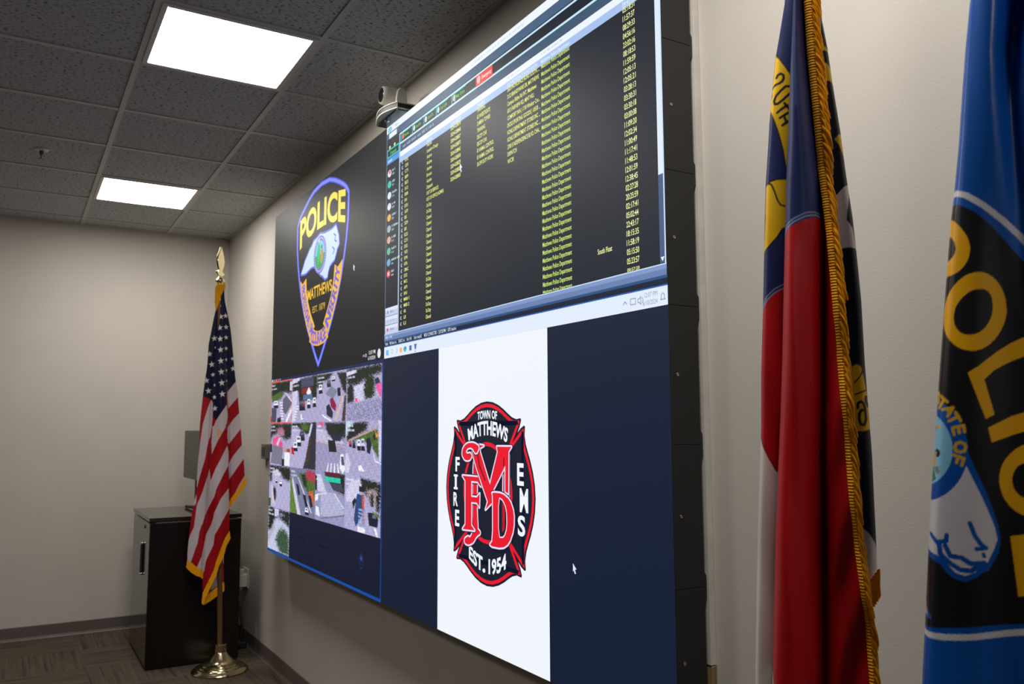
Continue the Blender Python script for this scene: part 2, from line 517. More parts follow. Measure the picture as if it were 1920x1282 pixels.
vw = empty('video_wall', (VX0+VW/2, -VD/2, VZ0), 'giant wall mounted LED video wall showing four desktops with police and fire badges', 'video wall')
hs = MB().box(VX0+0.004, VX0+VW-0.004, -VD+0.0015, -0.030, VZ0+0.004, VZ0+VH-0.004)
hs.build('housing', M['panel_black'], vw)
for k in range(6):
    z0, z1 = VZ0+k*0.3375+0.0005, VZ0+(k+1)*0.3375-0.0005
    sp = MB().box(VX0+VW-0.004, VX0+VW, -VD+0.0008, -0.0265, z0, z1).build('side_panel', M['panel_black'], vw, bevel=0.0008)
    zc = VZ0+(k+0.5)*0.3375
    Mx = Matrix.Rotation(math.pi/2, 3, 'Y')
    MB().lathe([(0.0045, -0.0005), (0.0045, 0.0010), (0.0034, 0.0016), (0.0022, 0.0008), (0.001, 0.0006)], (VX0+VW, -0.0955, zc), 16, M=Mx).build('screw', M['screw'], sp, smooth=True)
    MB().box(VX0, VX0+0.004, -VD+0.0008, -0.0265, z0, z1).build('side_panel', M['panel_black'], vw)
for k in range(7):
    zc = VZ0+k*0.3375
    lo, hi = (zc-0.036 if k else zc), (zc+0.036 if k < 6 else zc)
    prof = [(-0.0265, lo), (-0.019, lo+0.010), (-0.019, hi-0.010), (-0.0265, hi)]
    MB().prism(prof, lambda y, z: (VX0+VW-0.05, y, z), lambda y, z: (VX0+VW-0.0005, y, z)).build('bracket', M['black'], vw, bevel=0.001)
for z in (VZ0, VZ0+VH):
    zz0, zz1 = (z, z+0.004) if z == VZ0 else (z-0.004, z)
    MB().box(VX0+0.004, VX0+VW-0.004, -VD+0.0008, -0.0265, zz0, zz1).build('edge_panel', M['panel_black'], vw)

HX, HZ = VX0+1.8, VZ0+1.0125
# ---- badge desktop (upper left)
S = Screen(VX0, VZ0+VH)
S.rect(0, 0, 1920, 1080, (11, 14, 18), 0)
half = [(962, 19), (1100, 30), (1183, 54), (1270, 88), (1337, 118), (1385, 148), (1412, 179), (1408, 315), (1385, 420), (1356, 505), (1305, 620), (1244, 722), (1175, 815), (1099, 901), (1030, 975), (962, 1042)]
shield = half+[(1924-x, y) for x, y in half[-2:0:-1]]
S.stroke(shield, 31, (52, 82, 226), 1, True)
S.stroke(shield, 17, (138, 140, 250), 2, True)
S.warp_text('POLICE', 566, 1366, lambda t: 118+40*t*t, lambda t: 262+58*t*t, (246, 226, 84), 3, bold=0.035)
state = [(605, 480), (640, 452), (681, 412), (725, 388), (769, 360), (805, 348), (841, 325), (900, 318), (955, 306), (1025, 318), (1092, 321), (1160, 322), (1222, 311), (1245, 345), (1268, 376), (1278, 423), (1245, 446), (1229, 470), (1206, 496), (1165, 505), (1129, 518), (1105, 545), (1093, 573), (1053, 576), (1010, 552), (968, 538), (910, 500), (850, 472), (800, 470), (762, 477), (702, 488), (650, 486)]
S.stroke(state, 22, (96, 112, 240), 3, True)
S.poly(state, (205, 226, 250), 4)
S.stroke([(1188, 352), (1222, 368), (1205, 390), (1238, 404)], 9, (90, 110, 235), 5)
S.stroke([(1170, 420), (1205, 440), (1180, 462)], 9, (90, 110, 235), 5)
S.disc(958, 424, 112, 108, (120, 120, 225), 5, 40)
for k in range(40):
    a = 2*math.pi*k/40
    S.disc(958+98*math.cos(a), 424+94*math.sin(a), 5, 5, (235, 225, 170), 6, 6)
S.disc(958, 424, 84, 80, (120, 205, 225), 6, 36)
S.poly([(958+84*math.cos(math.pi*k/16), 424+80*math.sin(math.pi*k/16)) for k in range(17)], (58, 165, 95), 7)
S.poly([(930, 350), (962, 372), (958, 448), (924, 478), (905, 420)], (48, 190, 120), 8)
S.poly([(975, 400), (1010, 398), (1020, 440), (1000, 482), (968, 470)], (190, 155, 70), 8)
S.disc(990, 385, 10, 12, (90, 60, 50), 8, 10); S.disc(938, 340, 10, 12, (225, 235, 240), 8, 10)
S.warp_text('MATTHEWS', 744, 1172, lambda t: 594+4*t*t, lambda t: 656, (244, 196, 52), 4, bold=0.02)
S.text('EST. 1879', 952, 741, 35, (214, 178, 60), 4, width=222, bold=0.01, align='c')
OR = (246, 186, 72)
S.poly([(1212, 522), (1262, 545), (1336, 515), (1318, 610), (1262, 705), (1205, 785), (1123, 880), (1034, 822), (1095, 760), (1160, 680), (1196, 600)], OR, 4)
S.poly([(592, 518), (640, 545), (712, 520), (722, 590), (752, 660), (812, 742), (890, 822), (800, 880), (730, 800), (672, 715), (628, 630)], OR, 4)
S.poly([(848, 828), (905, 848), (962, 855), (1020, 850), (1078, 834), (1128, 905), (1050, 930), (962, 938), (876, 930), (790, 900)], (248, 178, 62), 5)
VIO = (112, 104, 214)
S.path_text('INTEGRITY', [(1082, 848), (1150, 770), (1215, 680), (1252, 605), (1268, 552)], 66, VIO, 6, stretch=0.95)
S.path_text('PROFESSIONALISM', [(650, 556), (672, 630), (716, 705), (775, 780), (842, 845)], 58, VIO, 6, stretch=0.62)
S.path_text('COURAGE', [(836, 874), (900, 889), (962, 893), (1026, 889), (1088, 872)], 66, VIO, 6, stretch=0.78)
S.poly([(1500, 572), (1522, 590), (1512, 592), (1518, 606), (1510, 608), (1506, 596), (1500, 602)], (235, 240, 245), 4)
S.stroke([(1650, 1052), (1660, 1042), (1670, 1052)], 4, (200, 205, 215), 4); S.frame(1680, 1040, 1700, 1054, 4, (200, 205, 215), 4)
S.text('12:07 PM', 1812, 1046, 17, (215, 220, 230), 4, width=84, align='r'); S.text('6/10/2024', 1812, 1072, 17, (215, 220, 230), 4, width=92, align='r')
S.disc(1858, 1050, 20, 22, (225, 230, 240), 4, 16)
S.build(vw, 'black desktop showing the police shield badge')

# ---- dispatch desktop (upper right)
S = Screen(HX, VZ0+VH)
S.rect(0, 0, 1920, 1080, (19, 29, 47), 0)
WH = (240, 248, 255)
S.rect(0, 0, 1920, 33, WH, 1)                                        # title bar
S.rect(0, 33, 1920, 1006, (19, 27, 41), 0.5)
S.rect(0, 33, 1920, 68, (70, 98, 128), 1)
S.rect(150, 72, 1905, 79, (200, 232, 250), 2)
S.rect(150, 117, 1905, 125, (200, 232, 250), 2)
S.rect(160, 125, 1905, 160, (58, 84, 110), 1)
S.rect(160, 160, 1905, 184, (236, 244, 255), 1)
S.rect(160, 184, 1905, 210, (166, 194, 238), 1)
S.rect(30, 38, 118, 62, (226, 240, 246), 2); S.rect(8, 62, 150, 92, (34, 40, 48), 2)
S.disc(38, 20, 26, 14, (150, 205, 225), 2, 16)
S.rect(0, 33, 8, 1006, (96, 112, 132), 2)
for x in (40, 96): S.disc(x, 104, 11, 8, (228, 224, 120), 3, 8)
S.frame(10, 112, 146, 152, 6, (30, 210, 215), 3); S.text('Dispatch', 46, 141, 14, (120, 220, 90), 4, width=70)
S.rect(8, 155, 150, 182, (84, 150, 226), 3); S.smudge(22, 162, 46, 12, (215, 232, 248), 4)
S.rect(150, 72, 160, 970, (186, 208, 230), 2)                        # sidebar divider
TEAL = (26, 196, 200)
for i, (x, w, s, ic) in enumerate(((172, 92, 'My Status', (235, 120, 90)), (290, 100, 'Clear & On', (225, 235, 245)), (410, 104, 'Clear & Out', (225, 235, 245)), (530, 110, 'Cad Calls', (200, 225, 245)), (672, 120, 'Map Units', (235, 190, 170)))):
    S.rect(x, 79, x+w, 117, (24, 28, 32), 2)
    S.rect(x, 79, x+7, 117, TEAL, 3); S.rect(x, 79, x+w, 83, TEAL, 3)
    S.rect(x+w+5, 79, x+w+10, 117, (70, 92, 104), 3)
    S.disc(x+22, 98, 10, 13, ic, 4, 12)
    S.text(s, x+38, 104, 13, (132, 214, 96), 4, width=w-46)
S.rect(700, 79, 706, 117, TEAL, 3)
S.rect(876, 79, 1004, 120, (236, 62, 54), 4); S.disc(898, 98, 13, 15, (240, 190, 200), 5, 14); S.text('Emergency', 922, 105, 15, (255, 236, 232), 5, width=74)
for x, s in ((180, 'ID'), (445, 'Status'), (668, 'Incident'), (888, 'Type'), (1110, 'Location'), (1330, 'Area Agency'), (1760, 'Time')):
    S.smudge(x, 167, 11*len(s), 9, (206, 216, 230), 3)
S.smudge(190, 136, 320, 13, (150, 178, 198), 3)
S.smudge(840, 12, 380, 10, (206, 222, 230), 3)
S.smudge(100, 12, 40, 10, (140, 210, 180), 3)
YE = (240, 246, 136); YR = (242, 248, 168); GR = (196, 226, 104)
P0, PITCH_ = 221, 25.95
def row(i): return P0+PITCH_*i
base = dict(h=14.5)
sel = (228, 238, 252)
S.text('2620 PROVIDENCE ROAD SOUTH', 1108, 204, 14, sel, 4, width=196); S.text('Matthews Police Department', 1328, 204, 14, sel, 4, width=163)
S.text('TRAINING', 885, 204, 14, sel, 4, width=62); S.text('2024-028878', 665, 204, 14, sel, 4, width=86); S.text('04:43:12', 1756, 204, 15, sel, 4, width=53); S.text('Active', 443, 204, 14, sel, 4)
for i, s in enumerate(('2620 PROVIDENCE ROAD SOUTH, ...', '2132 BRANDYWINE DR, MATTHEWS', 'Campus Ridge Rd INT, Matthews', '8313 FAIRVIEW RD, MINT HILL', 'COMFORT INN | 1718 Windsor Cro...', 'DICKS SPORTING GOODS | 10530 ...', 'KOHLS DEPARTMENT STORES INC ...', 'KOHLS DEPARTMENT STORES INC ...', '2700 E INDEPENDENCE BLVD, CHA...', 'DISPATCH', 'W/C3B')):
    S.text(s, 1108, row(i), 14.5, YE, 2, width=(209, 205, 190, 176, 210, 211, 211, 211, 211, 62, 42)[i], bold=0.014)
for i, s in enumerate(('TRAINING', '62 INVESTIGATE', 'CAMERA TOWER', 'TRAINING', 'DECOY CAR', 'DECOY CAR', '87 ANIMAL CONTROL', '87 ANIMAL CONTROL', '38 OFF DUTY WORK')):
    S.text(s, 885, row(i), 14.5, YE, 2, width=(62, 100, 100, 62, 74, 74, 126, 126, 122)[i], bold=0.014)
for i, n in enumerate((28878, 28848, 28837, 28873, 28842, 28838, 28829, 28821, 28800)):
    S.text('2024-0%d' % n, 665, row(i), 14.5, YE, 2, width=86, bold=0.014)
st = ['Active', 'Location Change', 'Active', 'Active', 'Active', 'Enroute', 'Active', 'Dispatch', 'OUT OF SERVICE', 'OUT OF OFFICE (ADMIN)', 'On Duty', 'On Duty']+['Cleared']*10+['On Duty']+['Cleared']*3+['On Duty', 'On Duty', 'Cleared']
for i, s in enumerate(st):
    S.text(s, 443, row(i), 14.5, YE, 2, width={'Location Change': 106, 'OUT OF SERVICE': 112, 'OUT OF OFFICE (ADMIN)': 160, 'Dispatch': 56}.get(s, 48), bold=0.012)
ids = ['K92', 'C05', 'C71', 'B09', 'B23', 'S12', 'R08', 'K4', 'D31', 'A29', 'B5', '529', 'B3', 'K23', 'C31', 'D32', 'V33', '074', '076', 'CMAC', 'D72', 'M12', 'AP1', 'RN1', 'M00 1', 'M00 2', 'HR', 'LB', 'LI']
for i, s in enumerate(ids):
    S.text(s, 216, row(i), 14, YE, 2, width=11.5*len(s), bold=0.012)
    S.disc(190, row(i)-6, 10, 8, (205, 212, 225), 2, 12); S.disc(195, row(i)-6, 8, 6, (19, 29, 47), 2.5, 12)
tm = '05:18:31 11:57:37 08:29:33 04:56:16 23:02:16 08:18:53 11:59:59 12:05:13 12:05:21 03:28:13 03:30:31 03:30:18 03:00:08 11:09:20 12:02:34 11:00:49 11:17:41 11:48:53 12:01:59 12:38:45 02:27:28 20:25:59 02:17:41 05:02:44 22:43:17 18:15:35 11:58:19 05:15:50 05:23:57'.split()
for i, s in enumerate(tm):
    S.text('Matthews Police Department', 1328, row(i), 14.5, (208, 238, 124), 2, width=163, bold=0.012)
    S.text(s, 1756, row(i), 16, YR, 2, width=53, bold=0.012)
S.text('Matthews Police Department', 1328, row(29)-5, 9, (208, 238, 124), 2, width=163); S.text('00:57:20', 1756, row(29)-5, 9, YR, 2, width=53)
S.text('South Float', 1622, row(26), 15, YR, 2, width=68)
S.rect(1893, 79, 1912, 730, (224, 236, 250), 2)                       # scroll bar
S.rect(1893, 730, 1912, 968, (66, 92, 132), 2)
S.rect(1912, 79, 1917, 1000, (206, 226, 246), 2.5)
S.poly([(1896, 952), (1911, 952), (1903.5, 964)], (235, 242, 250), 3)
icons = [(235, 80, 70), (60, 200, 170), (215, 228, 240), (205, 220, 240), (235, 180, 70), (160, 180, 205), (220, 170, 140), (90, 190, 150), (110, 170, 210), (226, 70, 100)]
labs = ['Home', 'Web', 'Search', 'Note', 'People', 'Messages', 'Units', 'Alerts', 'Query Tools', 'Exit']
for i, (c, s) in enumerate(zip(icons, labs)):
    y = 228+52*i
    S.disc(40, y, 22, 17, (225, 235, 245) if i in (0, 2, 3) else c, 3, 16); S.disc(44, y-5, 11, 9, c, 4, 12)
    if i == 9: S.stroke([(30, y-7), (50, y+7)], 5, (255, 240, 240), 5); S.stroke([(50, y-7), (30, y+7)], 5, (255, 240, 240), 5)
    S.smudge(72, y-14, 8*len(s)+6, 12, (190, 212, 222), 3); S.smudge(72, y+4, 26, 11, (165, 190, 205), 3)
for i, s in enumerate(('Priority', 'Unit', 'Report')):
    y = 852+40*i
    S.rect(8, y, 150, y+38, (196, 206, 236), 3); S.rect(8, y, 150, y+16, (220, 228, 248), 3.5)
    S.smudge(64, y+14, 50, 11, (140, 150, 185), 4); S.disc(36, y+20, 8, 9, [(60, 170, 190), (190, 195, 225), (200, 60, 90)][i], 4, 10)
S.rect(0, 970, 1918, 1001, (126, 152, 200), 3); S.rect(0, 970, 1918, 973, (206, 226, 250), 3.5); S.rect(0, 985, 1918, 1001, (104, 128, 176), 3.5)
S.smudge(14, 980, 80, 12, (196, 208, 236), 4)
S.rect(0, 1001, 1920, 1029, (10, 26, 52), 3); S.rect(0, 1001, 1920, 1009, (42, 78, 128), 3.5); S.rect(0, 1025, 1920, 1029, (30, 92, 176), 3.5)
S.text('Ready     My Status: n/a      2024CC: n/a     Unit: N/A      User: nmatt02      MDIS: CONNECTED - 12:07:28 PM  |  GPS: Inactive', 12, 1021, 13, (214, 226, 242), 4, width=706)
S.rect(0, 1029, 1920, 1080, (226, 236, 252), 3)                       # task bar
S.rect(22, 1044, 52, 1068, (110, 190, 240), 4); S.disc(92, 1054, 13, 11, (190, 200, 210), 4, 14); S.disc(92, 1054, 9, 7, (226, 236, 252), 5, 14)
S.disc(140, 1054, 12, 12, (180, 190, 225), 4, 12); S.disc(134, 1054, 11, 12, (226, 236, 252), 5, 12)
S.rect(178, 1046, 202, 1066, (245, 176, 96), 4); S.disc(236, 1055, 16, 12, (50, 150, 205), 4, 16); S.disc(240, 1060, 8, 6, (90, 210, 170), 5, 10)
S.rect(280, 1044, 304, 1066, (84, 100, 180), 4); S.poly([(330, 1042), (356, 1042), (350, 1062), (343, 1068), (336, 1062)], (70, 104, 190), 4); S.rect(334, 1072, 352, 1075, (120, 140, 160), 4)
GC = (140, 156, 166)
S.stroke([(1736, 1058), (1744, 1050), (1752, 1058)], 3, GC, 4)
S.stroke([(1768, 1046), (1790, 1046), (1790, 1062), (1768, 1062)], 2.5, GC, 4, True)
S.stroke([(1800, 1050), (1806, 1050), (1812, 1044), (1812, 1066), (1806, 1060), (1800, 1060)], 2.5, GC, 4, True); S.stroke([(1818, 1047), (1821, 1055), (1818, 1063)], 2.5, GC, 4)
S.text('12:07 PM', 1880, 1050, 12.5, GC, 4, width=54, align='r', bold=0); S.text('6/10/2024', 1880, 1071, 12.5, GC, 4, width=60, align='r', bold=0)
S.stroke([(1892, 1064), (1895, 1060), (1895, 1052), (1901, 1047), (1907, 1052), (1907, 1060), (1910, 1064)], 2.5, GC, 4, True)
S.poly([(746, 376), (766, 398), (756, 399), (762, 414), (755, 416), (750, 403), (746, 408)], (232, 238, 245), 4)
S.build(vw, 'desktop showing a dispatch list of yellow text rows')

# ---- fire badge desktop (lower right)
S = Screen(HX, HZ)
S.rect(0, 0, 1920, 1080, (9, 24, 50), 0)
S.rect(566, 0, 1350, 1080, (240, 245, 253), 1)
NV = (15, 22, 42); RD = (232, 18, 44)
CX, CY = 957, 540
hl = [(957, 221), (1000, 225), (1040, 236), (1075, 251), (1105, 267), (1130, 279), (1158, 286), (1186, 283), (1190, 290), (1180, 312), (1122, 392), (1085, 447), (957, 447)]
lobe = hl+[(2*CX-x, y) for x, y in hl[-2:0:-1]]
def inset(poly, d):
    n = len(poly); out = []
    for i in range(n):
        a, b, c = Vector(poly[i-1]), Vector(poly[i]), Vector(poly[(i+1) % n])
        n1 = Vector((-(b-a).y, (b-a).x)).normalized(); n2 = Vector((-(c-b).y, (c-b).x)).normalized()
        q = (n1+n2); q = q.normalized() if q.length > 1e-6 else n1
        out.append(tuple(b+q*(d/max(0.55, q.dot(n1)))))
    return out
for k in range(4):
    ca, sa = (1, 0, -1, 0)[k], (0, 1, 0, -1)[k]
    L_ = [(CX+(x-CX)*ca-(y-CY)*sa, CY+(x-CX)*sa+(y-CY)*ca) for x, y in lobe]
    S.poly(L_, NV, 2); S.poly(inset(L_, 8), RD, 3); S.poly(inset(L_, 20), NV, 4)
S.disc(CX, CY, 203, 203, NV, 4.5, 48); S.disc(CX, CY, 176, 176, RD, 5, 48); S.disc(CX, CY, 162, 162, NV, 5.5, 48)
S.warp_text('TOWN OF', 890, 1032, lambda t: 254+5*t*t, lambda t: 281+4*t*t, WH, 6, bold=0.035)
S.warp_text('MATTHEWS', 818, 1104, lambda t: 292+29*t*t, lambda t: 338+25*t*t, WH, 6, bold=0.035, fan=0.06)
S.warp_text('EST. 1954', 826, 1092, lambda t: 768-36*t*t, lambda t: 814-36*t*t, WH, 6, bold=0.035)
S.text('.', 932, 812, 46, WH, 6, bold=0.05)
for ch, x, y0, y1, w in (('F', 734, 424, 474, 34), ('I', 720, 489, 540, 16), ('R', 719, 555, 602, 36), ('E', 732, 619, 674, 34), ('E', 1185, 433, 500, 42), ('M', 1206, 514, 585, 52), ('S', 1190, 602, 662, 46)):
    S.text(ch, x, y1, y1-y0, WH, 6, width=w, bold=0.03, align='c')
for y in (491, 538): S.rect(704, y-4, 736, y+4, WH, 6.2)
mon = [
 [(860,404),(889,409),(888,667),(917,683),(884,697),(860,722),(823,734),(795,731),(791,716),(820,703),(835,708),(855,687)],
 [(1077,432),(1115,404),(1111,655),(1077,688),(1035,687),(1068,660)],
 [(776,489),(923,489),(932,522),(911,517),(893,505),(846,505),(846,561),(887,561),(909,546),(907,594),(887,579),(846,580),(846,662),(872,678),(778,682),(800,664),(800,506)],
 [(843,371),(941,377),(913,385),(913,400),(984,510),(1039,397),(1033,379),(1131,378),(1112,394),(1110,533),(1089,528),(1090,442),(1004,531),(995,573),(952,598),(969,570),(889,461),(865,422)],
 [(911,381),(865,367),(814,370),(782,387),(773,412),(797,432),(835,431),(852,416),(839,404),(815,409),(804,400),(820,387),(852,385),(884,409)],
 [(999,536),(1071,535),(1122,554),(1148,594),(1145,647),(1115,696),(1070,717),(979,719),(1006,698),(1006,548)]]
mon = [rounded(P_, 1) if k in (0, 4, 5) else P_ for k, P_ in enumerate(mon)]
lay = 7
for k, P_ in enumerate(mon):
    S.stroke(P_, 19, (18, 22, 44), lay, True)
    S.stroke(P_, 12, (236, 222, 246), lay+0.5, True)
    S.poly(P_, RD, lay+1.0)
    lay += 1.5
hole = [(1048,552),(1075,561),(1097,587),(1099,646),(1081,677),(1047,681)]
hole = rounded(hole, 1)
S.stroke(hole, 9, (236, 222, 246), lay, True); S.poly(hole, NV, lay+0.5)
S.poly([(1071,563),(1090,577),(1086,653),(1070,665)], (190, 10, 36), lay+1)
S.stroke([(896,409),(911,449),(952,498)], 7, (90, 10, 30), lay+1)
S.stroke([(1083,415),(1080,443)], 6, (90, 10, 30), lay+1)
S.poly([(1478, 712), (1496, 728), (1488, 729), (1493, 740), (1487, 742), (1482, 732), (1478, 736)], (225, 232, 240), 2)
S.build(vw, 'navy desktop with the red fire badge on a white page')

# ---- street camera desktop (lower left), thirteen small pictures
S = Screen(VX0, HZ)
S.rect(0, 0, 1920, 1080, (8, 18, 44), 0)
S.rect(0, 0, 1912, 14, (16, 34, 84), 1); S.rect(0, 1066, 1912, 1080, (6, 74, 160), 1); S.rect(1900, 14, 1912, 1066, (18, 60, 140), 1)
for i, c in enumerate(((225, 235, 245), (60, 190, 200), (240, 150, 70), (230, 90, 110), (110, 150, 210))): S.disc(28+44*i, 6, 13, 8, c, 3, 8)
S.frame(4, 14, 480, 280, 7, (236, 98, 48), 6)
S.stroke([(565, 918), (810, 938)], 7, (30, 44, 78), 2); S.stroke([(1010, 930), (1262, 944)], 7, (30, 44, 78), 2)
S.stroke([(1664+26*math.cos(k*math.pi/10), 932+34*math.sin(k*math.pi/10)) for k in range(20)], 6, (52, 70, 150), 2, True); S.disc(1664, 920, 13, 13, (96, 112, 220), 2, 12)
TW, TH, IX, IY = 473.0, 262.0, 8, 16
IMW, IMH = 381, 420
gx, gy = np.meshgrid(np.linspace(0, 4, IMW), np.linspace(0, 4, IMH))
img = np.zeros((IMH, IMW, 3)); img[:] = lin((8, 18, 44))
def inside(px_, py_, poly):
    r_ = np.zeros(px_.shape, bool); n = len(poly)
    for i in range(n):
        (xa, ya), (xb, yb) = poly[i], poly[(i+1) % n]
        if ya == yb: continue
        c_ = ((ya > py_) != (yb > py_)) & (px_ < (xb-xa)*(py_-ya)/(yb-ya)+xa)
        r_ ^= c_
    return r_
def scene(c, r_, bg, items, seed):
    rg = np.random.default_rng(seed)
    m0 = (gx >= c) & (gx < c+1) & (gy >= r_) & (gy < r_+1)
    u, v = gx[m0]-c, gy[m0]-r_
    a = np.empty((len(u), 3)); a[:] = lin(bg)
    nz = rg.normal(0, 1, len(u))
    a *= (1+0.09*nz)[:, None]
    for it in items:
        col, pts = it[0], it[1]
        jit = it[2] if len(it) > 2 else 0.0
        uu, vv = (u+rg.normal(0, jit, len(u)), v+rg.normal(0, jit, len(v))) if jit else (u, v)
        k = inside(uu, vv, pts)
        a[k] = np.array(lin(col))*(1+(0.45 if jit else 0.10)*nz[k])[:, None].clip(0.2, 2)
    lo = np.sin(u*37+seed)*np.sin(v*29+seed*2.1)+0.7*np.sin(u*83-v*61+seed)+0.6*np.sin(v*113+u*23)
    img[m0] = a*(1+0.10*lo)[:, None]
def q4(x0, y0, x1, y1): return [(x0, y0), (x1, y0), (x1, y1), (x0, y1)]
RO, RO2, LT, TR, GN, WT, DK, PK = (172, 166, 204), (120, 120, 142), (206, 204, 232), (28, 36, 30), (70, 104, 44), (236, 238, 250), (26, 28, 42), (232, 84, 138)
def car(x, y, w=0.10, h=0.16, body=WT): return [(DK, [(x, y+h*.3), (x+w, y+h*.3), (x+w*1.1, y+h), (x+w*.1, y+h)]), (body, [(x+w*.1, y), (x+w*.9, y), (x+w, y+h*.6), (x, y+h*.6)]), ((90, 104, 130), q4(x+w*.2, y+h*.15, x+w*.8, y+h*.35))]
def dashes(xa, ya, xb, yb, n, wx, wy, col=WT):
    return [(col, [(xa+(xb-xa)*k/n, ya+(yb-ya)*k/n), (xa+(xb-xa)*k/n+wx, ya+(yb-ya)*k/n+wy*.3), (xa+(xb-xa)*k/n+wx, ya+(yb-ya)*k/n+wy), (xa+(xb-xa)*k/n, ya+(yb-ya)*k/n+wy*.7)]) for k in range(n)]
scene(0, 0, RO, [(TR, [(0, 0), (1, 0), (1, .32), (.6, .3), (0, .4)], .03), (GN, [(.02, .34), (.45, .26), (.62, .30), (.5, .42), (.2, .5), (.02, .48)], .02), (LT, [(.6, .28), (.72, .3), (1, .5), (.95, .62), (.75, .36)]), ((96, 96, 112), [(.72, .36), (1, .55), (.72, .8), (.55, .72), (.58, .44)]), (LT, q4(.88, .05, .99, .26))]+dashes(.42, .5, .5, .95, 7, .14, .035)+dashes(.98, .6, .68, .95, 7, .07, .10)+car(.12, .46, .22, .18)+[((70, 74, 96), [(.02, .62), (.28, .66), (.26, .98), (.05, .98)]), (DK, [(.33, .88), (.5, .86), (.5, 1), (.3, 1)], .01), ((150, 60, 60), q4(0, .82, .06, 1))], 1)
scene(1, 0, RO, [(TR, [(0, .06), (1, 0), (1, .5), (.3, .55), (.25, .3), (0, .35)], .02), (LT, [(0, .02), (.3, 0), (.3, .06), (0, .12)]), ((70, 74, 104), q4(.36, .04, .86, .22)), ((128, 34, 44), q4(.38, .24, .8, .38)), (WT, [(.58, .36), (.68, .24), (.78, .36), (.74, .4), (.62, .4)]), ((84, 110, 150), q4(.46, .4, .82, .5)), (LT, [(0, .3), (.22, .28), (.2, .55), (.1, .7), (0, .75)]), (LT, [(.02, .66), (.2, .6), (.1, 1), (0, 1)])]+dashes(.16, .62, .02, .98, 6, .13, .03)+car(.3, .5, .14, .24, (60, 56, 84))+car(.44, .52, .10, .22, (150, 40, 70))+car(.62, .5, .13, .2)+car(.84, .48, .12, .2)+[(WT, [(.36, .82), (.42, .8), (.42, .9), (.5, .92), (.38, .95)])], 2)
scene(2, 0, RO, [(TR, [(0, .02), (.55, .02), (.42, .14), (.2, .2), (.18, .32), (0, .3)], .02), (TR, [(.68, .03), (1, .05), (1, .5), (.86, .36), (.78, .2)], .02), ((126, 132, 158), [(.5, .28), (.72, .4), (.56, .56), (.3, .42)]), ((206, 178, 176), [(.86, .5), (.94, .5), (.72, .98), (.62, .98)]), ((70, 54, 50), [(.94, .5), (1, .5), (.98, 1), (.86, 1)], .01)]+car(.05, .22, .14, .2)+car(.34, .16, .14, .14, (60, 80, 104))+car(.5, .10, .12, .10)+[(DK, [(.7, .34), (.8, .34), (.82, .5), (.72, .5)])]+[((138, 16, 66), [(.46, .54), (.56, .52), (.68, .68), (.66, .8), (.5, .7)]), ((40, 38, 60), [(.34, .68), (.44, .64), (.58, .82), (.55, .94), (.36, .86)]), (WT, [(.2, .84), (.54, .98), (.5, 1), (.2, .88)])], 3)
scene(3, 0, (176, 172, 210), [(TR, [(.0, .0), (1, .0), (1, .18), (.7, .2), (.3, .34), (0, .32)], .03), (LT, [(0, .06), (.28, .04), (.3, .1), (0, .14)]), (LT, [(.2, .36), (.56, .3), (.56, .64), (.2, .66)]), (TR, [(.02, .36), (.12, .30), (.22, .4), (.24, .6), (.2, .66), (.02, .66)], .02), ((28, 48, 20), [(.53, .26), (.6, .18), (.72, .16), (.80, .26), (.82, .5), (.76, .6), (.56, .62), (.5, .5)], .025), ((236, 92, 168), [(.82, .30), (.98, .34), (.98, .62), (.86, .46)]), ((40, 50, 80), [(.8, .26), (.9, .24), (.95, .34), (.82, .36)]), (PK, q4(.26, .58, .33, .64)), ((148, 146, 184), [(0, .68), (1, .6), (1, 1), (0, 1)], .03)], 4)
scene(0, 1, RO, [(TR, [(0, 0), (1, 0), (1, .36), (.7, .4), (.4, .24), (.1, .3), (0, .5)], .03), ((170, 120, 140), [(.3, .14), (.6, .1), (.7, .3), (.4, .3)], .03), (PK, [(.14, .36), (.42, .3), (.62, .5), (.6, .58), (.12, .52)], .01), (LT, [(.3, .5), (.44, .34), (.5, .36), (.38, .56)]), (RO2, [(.14, .52), (.62, .58), (.58, .98), (.04, .96)]), ((196, 150, 150), q4(.66, .58, .98, .7)), ((150, 70, 60), q4(.8, .6, .94, .7)), (WT, q4(.7, .68, .94, .98)), (DK, q4(.58, .84, .7, 1)), (DK, q4(0, .5, .1, .7))], 5)
scene(1, 1, (178, 172, 210), [(TR, [(0, 0), (1, 0), (.9, .2), (.6, .26), (.3, .12), (0, .12)], .02), (GN, [(.35, .04), (.7, .02), (.72, .16), (.5, .18)], .03), ((40, 44, 56), [(.82, 0), (1, 0), (1, 1), (.5, 1), (.6, .8), (.72, .4)], .01), ((70, 50, 40), [(.74, .4), (.82, .42), (.7, .9), (.56, .96)], .02), (LT, [(.78, .04), (.86, .04), (.76, .3), (.7, .3)])]+car(.34, .2, .2, .2, (42, 46, 62))+car(.2, .3, .2, .22)+car(.08, .44, .18, .2)+[((190, 20, 50), [(0, .54), (.1, .56), (.14, .72), (.02, .7)])], 6)
